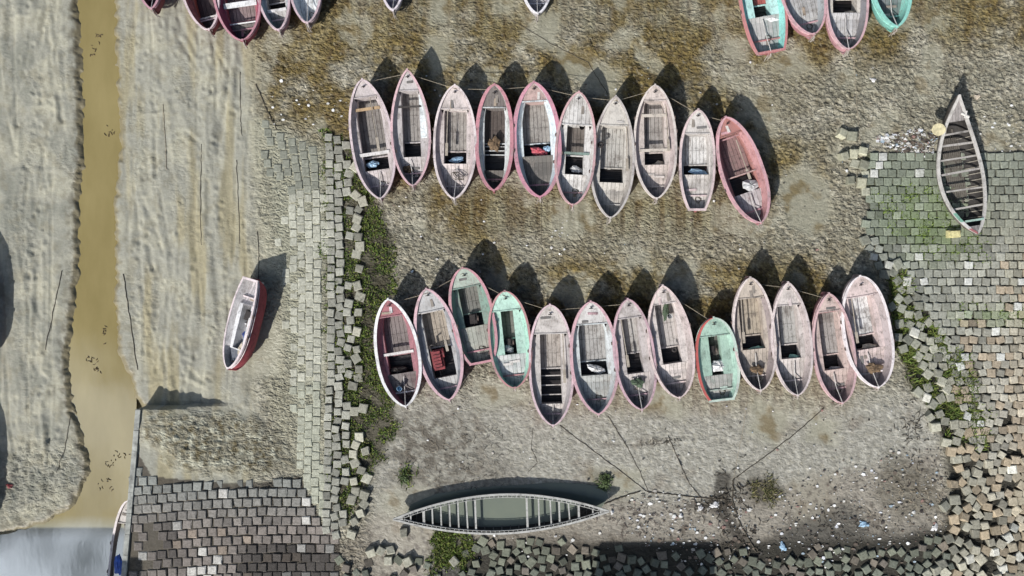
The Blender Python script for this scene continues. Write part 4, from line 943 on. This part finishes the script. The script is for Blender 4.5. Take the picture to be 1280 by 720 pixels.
# red engine
e=empty('boat_engine',inboat(548,449,.35));e.rotation_euler=(0,0,.2);tag(e,'rusty red diesel engine in the well of the second boat of the lower row','engine')
mb=MB();mb.box((0,0,.2),(.55,1.0,.35));mb.box((0,0,.42),(.35,.8,.1));
for i in range(6): mb.box((0,-.4+.16*i,.48),(.38,.05,.05))
mb.build('engine_block',Mp_rust,e)
mb=MB();mb.tube([(.3,.3,.3),(.36,.3,.3)],.24,16);mb.build('flywheel',Mp_rust,e)
mb=MB();mb.tube([(0,-.5,.15),(0,-1.05,.1)],.05,8);mb.build('propeller_shaft',plain_dark,e)
mb=MB();mb.tube([(-.2,.45,.4),(-.25,.75,.45),(-.1,.8,.5)],.045,7);mb.build('exhaust_pipe',plain_dark,e)
def smallengine(px,py,z,rz,label):
    e=empty('boat_engine',inboat(px,py,z));e.rotation_euler=(0,0,rz);tag(e,label,'engine')
    mb=MB();mb.box((0,0,.15),(.36,.5,.28));mb.box((0,.05,.32),(.2,.3,.08));mb.build('engine_block',plain_dark,e)
    mb=MB();mb.tube([(.19,0,.15),(.25,0,.15)],.16,12);mb.build('flywheel',plain_rust,e)
    mb=MB();mb.tube([(0,-.25,.1),(0,-.6,.05)],.035,6);mb.build('propeller_shaft',plain_rust,e)
smallengine(592,398,.3,.1,'small black engine in the green inside boat with flat stern')
smallengine(636,428,.28,.1,'small black engine ahead of the wrapped one in the mint decked boat')
smallengine(313,394,.75,-.3,'black engine in the heeled over red hulled boat on the left mud')
smallengine(888,437,.3,0,'small dark engine in the shortest, red hulled boat')
lump('blue_cloth',inboat(311,420,.85),(.6,.5,.25),plain('navy_cloth',(60,76,140),.7,.4),88,'navy blue cloth in the heeled over boat on the left mud','cloth')
lump('cloth_bundle',inboat(304,437,.85),(.5,.7,.2),Mp_sack,89,'pale board like bundle near the bow of the heeled over boat','bundle')
lump('blue_cloth',inboat(149,706,.5),(.45,1.0,.2),plain('blue_tarp',(56,92,176),.5,.3),90,'blue tarpaulin in the narrow boat beside the ramp wall','cloth')
def oar(p0,p1,z,label):
    A=W(*p0,z);B=W(*p1,z);e=empty('oar',A);d=B-A;e.rotation_euler=(0,0,math.atan2(d.y,d.x));Ln=d.length;tag(e,label,'oar','oars lying in the boats')
    mb=MB();mb.tube([(0,0,.02),(Ln*.75,0,.02)],.024,6);mb.build('shaft',M_oar,e)
    mb=MB();mb.box((Ln*.86,0,.02),(Ln*.24,.13,.025));mb.build('blade',M_oar,e)
M_oar=wood((176,160,136),(120,100,80),0,.4)
oar((462,120),(474,190),.98,'long oar in the first boat of the upper row')
oar((560,130),(558,196),1.0,'oar along the left deck of the third upper boat')
oar((832,130),(836,190),1.0,'oar along the right deck of the boat with two cream thwarts')
oar((783,150),(784,215),1.0,'oar on the right deck of the unpainted grey beige boat')
oar((920,175),(938,225),.7,'oar inside the slanting rose red boat')
oar((545,385),(560,440),1.0,'oar on the right side of the second boat of the lower row')
oar((703,410),(706,480),1.0,'oar on the right deck of the longest lower boat')
oar((776,398),(786,460),1.0,'oar on the left deck of the mauve pink boat')
oar((926,372),(930,430),1.0,'oar on the left deck of the tan floored boat')
oar((1064,372),(1072,430),1.0,'oar on the left deck of the broad right end boat')
def bucket(px,py,z,mt,label):
    e=empty('bucket',inboat(px,py,z));tag(e,label,'bucket')
    mb=MB();n=12;rows=[[(r_*math.cos(2*math.pi*k/n),r_*math.sin(2*math.pi*k/n),h_) for k in range(n+1)] for r_,h_ in ((0,.02),(.10,.02),(.10,0),(.135,.26),(.12,.26),(.09,.03),(0,.03))]
    mb.grid(rows);mb.build('body',mt,e,False)
    mb=MB();mb.tube([(-.13,0,.25),(-.08,.1,.27),(.08,.1,.27),(.13,0,.25)],.008,4);mb.build('handle',plain_dark,e)
Mn_g=plain('green_net',(70,84,66),.9,.5,9,.8);Mn_b=plain('brown_net',(104,86,66),.9,.5,9,.8)
bucket(500,485,.8,Mp_blue,'pale blue bucket on the stern deck of the crimson lined boat')
bucket(693,408,.62,plain_rust,'dull bucket on the floorboards of the longest lower boat')
bucket(836,395,.62,Mp_white,'white bucket in the cockpit of the pale peach boat')
bucket(1051,410,.62,Mp_rust,'red bucket in the salmon pink boat')
bucket(727,160,.62,plain_dark,'dark bucket in the boat with a grey green thwart')
for i,(px,py,dm,mt,lab) in enumerate([(618,180,(.5,.7,.22),Mn_b,'brown net heap in the narrow dark floored boat'),(832,388,(.3,.9,.25),Mn_g,'dark green net heap along the left of the pale peach boat cockpit'),(797,478,(.6,.4,.2),Mn_g,'small green net heap on the stern of the mauve pink boat'),(1092,460,(.7,.5,.2),Mn_b,'brown net heap on the stern of the broad right end boat'),(510,212,(.5,.35,.2),Mn_b,'small brown heap in the second boat of the upper row'),(946,462,(.6,.4,.2),Mn_b,'brown net heap on the stern deck of the tan floored boat')]):
    lump('net_heap',inboat(px,py,.62 if i in(0,1,4) else .85),dm,mt,300+i,lab,'net',rough=.45)
# tyres on decks
def tyre(px,py,z,r0,label):
    mb=MB();rows=[]
    for i in range(17):
        a_=2*math.pi*i/16;rows.append([((r0+.05*math.cos(b_))*math.cos(a_),(r0+.05*math.cos(b_))*math.sin(a_),.05*math.sin(b_)) for b_ in [2*math.pi*k/8 for k in range(9)]])
    mb.grid(rows);o=mb.build('rubber_ring',plain_dark,None,True);o.location=inboat(px,py,z);tag(o,label,'ring')
tyre(843,437,.86,.09,'small black ring on the right deck of the pale peach boat');tyre(751,181,.86,.1,'small dark ring on the left deck of the unpainted grey beige boat')
# wooden canoe's surroundings
mb=MB();n=18;mb.add([(.34*math.cos(6.283*i/n)*(1+.06*math.sin(3*i)),.30*math.sin(6.283*i/n),z) for z in (0,.05) for i in range(n)],[tuple(range(n))[::-1],tuple(n+i for i in range(n))]+[(i,(i+1)%n,n+(i+1)%n,n+i) for i in range(n)])
hb=mb.build('foam_float',plain('yellowed_foam',(206,196,158),.8,.2,6));hb.location=inboat(1173,162,.95);tag(hb,'flat round cream float on the left edge of the open wooden canoe','float')
mb=MB();mb.box((0,0,.16),(.6,.36,.3));mb.box((0,0,.335),(.5,.28,.05));fb=mb.build('foam_block',plain('yellow_foam',(198,190,140),.8,.25,6));p=W(1188,293);fb.location=(p.x,p.y,gz(p.x,p.y)+.05);fb.rotation_euler=(0,0,.05);tag(fb,'yellowish foam block wedged under the stern of the open wooden canoe','foam block')
mb=MB();mb.tube([(-.18,.1,0),(.2,-.1,.03)],.06,6);mb.tube([(0,-.14,.0),(.06,.2,.05)],.05,6);o=mb.build('wooden_pegs',wood((206,200,190),(150,140,130),0,.3));o.location=inboat(1206,144,1.02);tag(o,'short pale crossed pegs on the right edge of the canoe bow','peg')
# ---------------------------------------------------------------- ropes
def rope(pts,label,r_=.018,mat=None,group=None,ground=False,sag=0):
    P3=[]
    for i in range(len(pts)-1):
        a_,b_=pts[i],pts[i+1];n=10
        for k in range(n+(1 if i==len(pts)-2 else 0)):
            u=k/n;px=a_[0]+(b_[0]-a_[0])*u;py=a_[1]+(b_[1]-a_[1])*u
            if ground:
                px+=random.uniform(-.5,.5);py+=random.uniform(-.5,.5)
                p=W(px,py);P3.append((p.x,p.y,gz(p.x,p.y)+r_*.7))
            else:
                z=a_[2]+(b_[2]-a_[2])*u-sag*4*u*(1-u);p=W(px,py,z);P3.append((p.x,p.y,p.z))
    mb=MB();mb.tube(P3,r_,5);o=mb.build('rope',mat or M_rope,None,True);tag(o,label,'rope',group);return o
NUM=['first','second','third','fourth','fifth','sixth','seventh','eighth','ninth','tenth','eleventh','twelfth','thirteenth']
tips=[(452,104),(509,92),(569,111),(619,112),(668,108),(724,121),(771,126),(820,112),(874,143),(908,152)]
for i in range(9):
    a_,b_=tips[i],tips[i+1]
    if i in (0,1,2,3,4,5,6,7,8): rope([(a_[0],a_[1],1.3),(b_[0]-0,b_[1],1.3)],'thin mooring line between the %s and %s bows of the upper row'%(NUM[i],NUM[i+1]),.013,None,'lines between bows of the upper row',sag=.25)
tips2=[(485,380),(533,367),(578,342),(630,370),(687,388),(738,384),(784,380),(829,363),(893,404),(938,354),(986,360),(1036,374),(1078,352)]
for i in range(12):
    a_,b_=tips2[i],tips2[i+1]
    if i in (6,8,11): continue
    rope([(a_[0],a_[1],1.3),(b_[0],b_[1],1.3)],'thin mooring line between the %s and %s bows of the lower row'%(NUM[i],NUM[i+1]),.013,None,'lines between bows of the lower row',sag=.25)
GR='muddy mooring lines on the ground'
for pts,lab,rr_ in [
 ([(700,532),(740,562),(780,592),(808,614)],'dark line from the longest boat down to the right across grey mud',.035),
 ([(760,520),(785,560),(800,590),(810,614)],'dark line from below the broad ribbed boat to the rope knot',.03),
 ([(835,545),(850,580),(862,605),(876,622)],'dark line slanting right above the white litter',.035),
 ([(808,614),(840,618),(876,622),(914,625)],'thick dark rope running level along the edge of the litter',.05),
 ([(1030,510),(990,545),(950,575),(918,598)],'straight dark rope from the salmon boat down left to the scrub patch',.04),
 ([(934,500),(928,540),(920,580),(917,598)],'pale line running nearly straight down from the tan floored boat',.02),
 ([(917,598),(915,625),(925,655),(945,690)],'thick black rope running down through litter right of centre',.07),
 ([(755,630),(775,622),(800,614)],'dark rope leaving the right tip of the long canoe',.06),
 ([(1067,62),(1069,110),(1073,160),(1078,205)],'straight pale double rope running down from the grey decked top boat',.025),
 ([(640,25),(690,55),(735,78),(760,118)],'dark rope crossing the olive mud above the upper row',.03),
 ([(1230,240),(1224,290),(1217,360),(1214,410)],'thin pale rope hanging down the block slope from the canoe',.018),
 ([(1214,410),(1235,430),(1262,450)],'thin pale rope lying diagonally on the block slope',.018),
 ([(676,246),(677,290),(678,330)],'thin line below the widest boat of the upper row',.018),
 ([(720,290),(740,320),(760,350)],'dark line running into the lower row between the mooring shadows',.022),
 ([(300,90),(301,150),(303,170)],'dark slender line at the right edge of the smooth mud near the top',.03),
 ([(320,105),(335,140),(346,162)],'dark pole like line pointing down right above the block path',.045),
 ([(204,130),(207,180),(208,212)],'rope laid as a dark groove in pale mud, upper right of the stream',.03),  # ropes around here stand in for dark grooves in the mud
 ([(252,180),(251,250),(252,306)],'long rope laid as a dark groove in the mud right of the stream',.03),
 ([(296,200),(298,250),(300,305)],'rope laid as a dark groove at right edge of the smooth mud left of the path',.03),
 ([(154,342),(163,400),(172,462)],'dark slightly bent line close to the right bank of the stream',.04),
 ([(78,338),(67,390),(57,437)],'rope laid as a slanting dark groove left of the stream',.035),
 ([(88,520),(82,560),(72,590)],'dark slanting line in the rough mud left of the stream',.03),
 ([(322,290),(324,320),(323,350)],'short dark line above the heeled over boat',.035),
 ([(666,535),(664,560),(672,578),(660,590)],'curling dark line in grey mud below the longest boat',.025),
]: rope(pts,lab,rr_*.52,M_rope if 'pale' in lab else M_darkrope,GR,True)
# coiled line on a stern deck
p3=[]
for i in range(40):
    a_=i*.5;p=W(572+ (8+3*math.sin(a_*.37))*math.cos(a_)*.8,220+5*math.sin(a_*1.1),.84+.002*i);p3.append(p)
mb=MB();mb.tube(p3,.014,5);o=mb.build('coiled_rope',M_darkrope);tag(o,'dark coiled line on the stern deck of the beige boat with blue plastic','rope')
# ---------------------------------------------------------------- litter
LC=[(216,216,214),(226,226,224),(206,206,202),(196,194,188),(190,188,182),(160,156,148),(60,54,50),(104,92,80),(200,202,206),(84,76,68),(60,54,48),(96,84,72),(70,64,58),(130,122,110),(150,166,176),(90,80,70),(140,112,104)]
m,N,Lk,P=newmat('litter');a=N.new('ShaderNodeAttribute');a.attribute_name='Col';Lk.new(a.outputs['Color'],P.inputs['Base Color']);P.inputs['Roughness'].default_value=.6
vs=[];cs=[];fs=[]
ZN=[([(780,615),(930,610),(960,700),(900,720),(790,680)],330,.07),([(960,620),(1090,560),(1180,560),(1190,650),(1170,700),(960,715)],520,.06),([(1090,172),(1150,160),(1170,170),(1165,198),(1120,192)],330,.075),([(500,500),(1180,500),(1180,600),(500,600)],160,.04),([(560,650),(760,660),(760,700),(560,700)],60,.05),([(440,60),(1100,60),(1080,340),(500,340)],260,.045),([(1180,140),(1280,130),(1280,190),(1200,190)],60,.05),([(690,270),(720,270),(700,330),(680,320)],30,.05),([(60,500),(170,480),(160,600),(90,640)],0,.05),([(330,90),(440,100),(430,160),(330,160)],40,.05)]
for poly,n,sz in ZN:
    a_=np.array(poly,float);c_=0
    while c_<n:
        x_=r.uniform(a_[:,0].min(),a_[:,0].max());y_=r.uniform(a_[:,1].min(),a_[:,1].max())
        if pin(poly,x_,y_)<0: continue
        c_+=(.6 if n>100 else 1);X_=(x_-640)/PPM;Y_=(360-y_)/PPM;z=gz(X_,Y_)+.03;s_=sz*(.32+r.random()**4*1.7);an=r.random()*6.28
        asp=.4+.6*r.random();cl_=LC[int(r.random()*len(LC))] if n>60 else LC[int(r.random()*4)]
        b=len(vs)
        for k in range(5):
            t=an+k*1.2566;vs.append((X_+math.cos(t)*s_*(.7+.5*r.random()),Y_+math.sin(t)*s_*asp*(.7+.5*r.random()),z+r.random()*.04));cs.append(s2l(cl_))
        vs.append((X_,Y_,z-.06));cs.append(s2l(cl_))
        for k in range(5): fs.append((b+k,b+(k+1)%5,b+5))
        fs.append((b,b+1,b+2));fs.append((b,b+2,b+3));fs.append((b,b+3,b+4))
lt=npmesh('litter',np.array(vs),np.array(fs),{'Col':np.array(cs)},m,False);tag(lt,'small scraps of rubbish and pebbles scattered over mud and by the tumbled blocks','litter',kind='stuff')
for i,(px,py,sz,mt,lab) in enumerate([(893,631,.42,Mp_white,'largest white plastic bag in the litter by the dark rope junction'),(875,635,.3,Mp_white,'small white and red wrapper left of the largest white bag'),(851,644,.24,Mp_white,'small white scrap lowest left in the litter strip'),(1079,655,.42,Mp_blue,'pale blue and white plastic lying alone on the mud at lower right'),(1168,659,.36,Mp_white,'white plastic piece at the foot of the right slope'),(978,683,.4,Mp_blue,'pale bluish plastic bag on the dark ground at bottom right of centre'),(1091,100,.26,Mp_white,'small white scrap on mud below the mint boat'),(1221,121,.3,Mp_sack,'cream foam scrap beside the bow shadow of the wooden canoe'),(765,640,.22,Mp_white,'white float at the right tip of the long canoe'),(13,607,.3,Mp_rust,'reddish scrap on the mud at the lower left edge')]):
    p=W(px,py);lump('plastic_scrap',(p.x,p.y,gz(p.x,p.y)),(sz,sz*.7,.14),mt,200+i,lab,'litter',rz=i,rough=.5)
M_debris=plain('brown_debris',(92,78,54),.8,.4,10)
# debris floating in the stream
for i,(px,py,sx_,sy_) in enumerate([(152,569,.5,.3),(133,607,.45,.6),(139,581,.25,.25),(112,449,.6,.35),(122,463,.3,.5),(116,67,.18,.35),(131,416,.15,.6),(124,46,.25,.4),(136,168,.3,.4)]):
    z=WL;p=W(px,py,z);mb=MB()
    for k in range(9):
        x,y=random.gauss(0,sx_*.45),random.gauss(0,sy_*.4);a_=random.random()*6.28;l=.03+.07*random.random()
        mb.tube([(x-math.cos(a_)*l,y-math.sin(a_)*l,0),(x,y,.02),(x+math.cos(a_+.6)*l,y+math.sin(a_+.6)*l,.0)],.012+.014*random.random(),4)
    o=mb.build('floating_debris',M_debris);o.location=p
    tag(o,['dark twigs floating in the stream just above the ramp boat','brown debris raft in the stream left of the ramp wall','small scrap of debris between two rafts in the stream','debris cluster at the left bank where the stream narrows','debris trailing beside the left bank where the stream narrows','small dark leaf near the top of the stream','faint strand of debris mid stream beside the slanting lines','tiny debris patch highest in the stream','debris speck mid stream above the bend'][i],'debris')
# wood scraps and weed near rope junction
def twigs(px,py,sx_,sy_,n,label,rr=.03,mat=None):
    mb=MB();c=W(px,py)
    for k in range(n):
        x,y=random.gauss(0,sx_),random.gauss(0,sy_);a_=random.random()*6.28;l=.05+.16*random.random();z=gz(c.x+x,c.y+y)
        mb.tube([(x-math.cos(a_)*l,y-math.sin(a_)*l,z+.01),(x,y,z+.07),(x+math.cos(a_+.7)*l,y+math.sin(a_+.7)*l,z+.02)],rr*(.35+random.random()*.5),4)
    o=mb.build('driftwood_tangle',mat or M_darkrope);o.location=(c.x,c.y,0);tag(o,label,'driftwood',kind='stuff')
twigs(914,618,.5,.7,70,'dark tangle of rope and sticks at the rope junction right of centre')
twigs(895,628,1.0,.25,60,'dark weed line running left from the rope junction')
twigs(925,670,.9,.4,60,'blackish heap of weed below the rope junction')
twigs(1050,660,1.3,.6,70,'scattered dark debris on the mud at lower right',.022)
twigs(1140,540,.5,.8,50,'dark sticks piled at the broken edge of the right slope',.025)
twigs(1150,620,1.0,.8,90,'grey brushwood at the foot of the right slope',.018,M_rope)
twigs(600,575,.9,1.0,60,'greyish dry weed patch on the lower mud left of centre',.014)
twigs(822,552,.7,.12,22,'short row of dark twigs on the grey mud below the peach boat',.022)
twigs(560,560,1.3,1.2,110,'grey dry weed spreading beside the mossy strip',.014,M_rope)
twigs(790,650,1.2,.6,60,'reddish brown twigs right of the long canoe tip',.018,plain_rust)
# small plants
def tuft(px,py,R_,n,label):
    c=W(px,py);mb=MB()
    for k in range(n):
        a_=random.random()*6.28;q_=random.random()**.7*R_;x,y=math.cos(a_)*q_,math.sin(a_)*q_*1.1;l=.1+.16*random.random();z=.05+.25*random.random()*(1-q_/R_)
        b_=random.random()*6.28;w_=.035
        mb.add([(x,y,z),(x+math.cos(b_)*l*.5-math.sin(b_)*w_,y+math.sin(b_)*l*.5+math.cos(b_)*w_,z+.08),(x+math.cos(b_)*l,y+math.sin(b_)*l,z+.05),(x+math.cos(b_)*l*.5+math.sin(b_)*w_,y+math.sin(b_)*l*.5-math.cos(b_)*w_,z+.07)],[(0,1,2,3)])
    mb.tube([(0,0,-.05),(0,0,.2)],.02,5)
    o=mb.build('green_plant',M_leaf);o.location=(c.x,c.y,gz(c.x,c.y));tag(o,label,'plant')
M_leaf=plain('leaf',(62,78,38),.7,.4,9)
tuft(755,602,.38,150,'lone dark green plant on the mud above the right end of the long canoe')
tuft(506,596,.26,70,'bright green plant on the mud right of the mossy strip')
# ---------------------------------------------------------------- unseen buildings added beyond the lower edge to shade the pond and blocks
M_wallp=plain('plaster',(176,168,152),.85,.2,2);M_roof=plain('tin_roof',(120,112,106),.6,.3,2);M_win=plain('dark_window',(40,44,48),.3,.2,2)
def building(xa,xb,edge,h,label):
    # px extents of its shade at ground level; footprint is set back by the length of the shadow
    sh=h/math.tan(SUN_EL);dx=sh*.57;dy=sh*.82
    X0=(xa-640)/PPM-dx;X1=(xb-640)/PPM-dx;Yt=(360-edge)/PPM-dy;D=7
    c=((X0+X1)/2,Yt-D/2,0);b=empty('shade_house',c);tag(b,label,'building')
    mb=MB();mb.box((0,-.05,h/2-.3),(X1-X0-.6,D-.6,h+.1));mb.build('wall',M_wallp,b)
    mb=MB();mb.box((0,0,h-.1),(X1-X0,D,.2));mb.build('roof',M_roof,b)
    n=max(2,int((X1-X0)/3))
    for i in range(n):
        x=-(X1-X0)/2+(i+.5)*(X1-X0)/n
        if i==n//2:
            mb=MB();mb.box((x,D/2-.33,1.0),(1.0,.08,2.1));mb.build('door',M_win,b)
        else:
            mb=MB();mb.box((x,D/2-.33,h*.55),(1.1,.08,1.2));w_=mb.build('window',M_win,b)
            mb=MB();mb.box((x,D/2-.30,h*.55-.66),(1.3,.16,.1));mb.build('sill',M_wallp,w_)
building(-330,205,665,6.2,'unseen plastered house added below the lower left to shade the pond and ramp')
building(752,895,677,6.0,'smaller unseen plastered house added below the bottom edge to shade the bottom blocks')
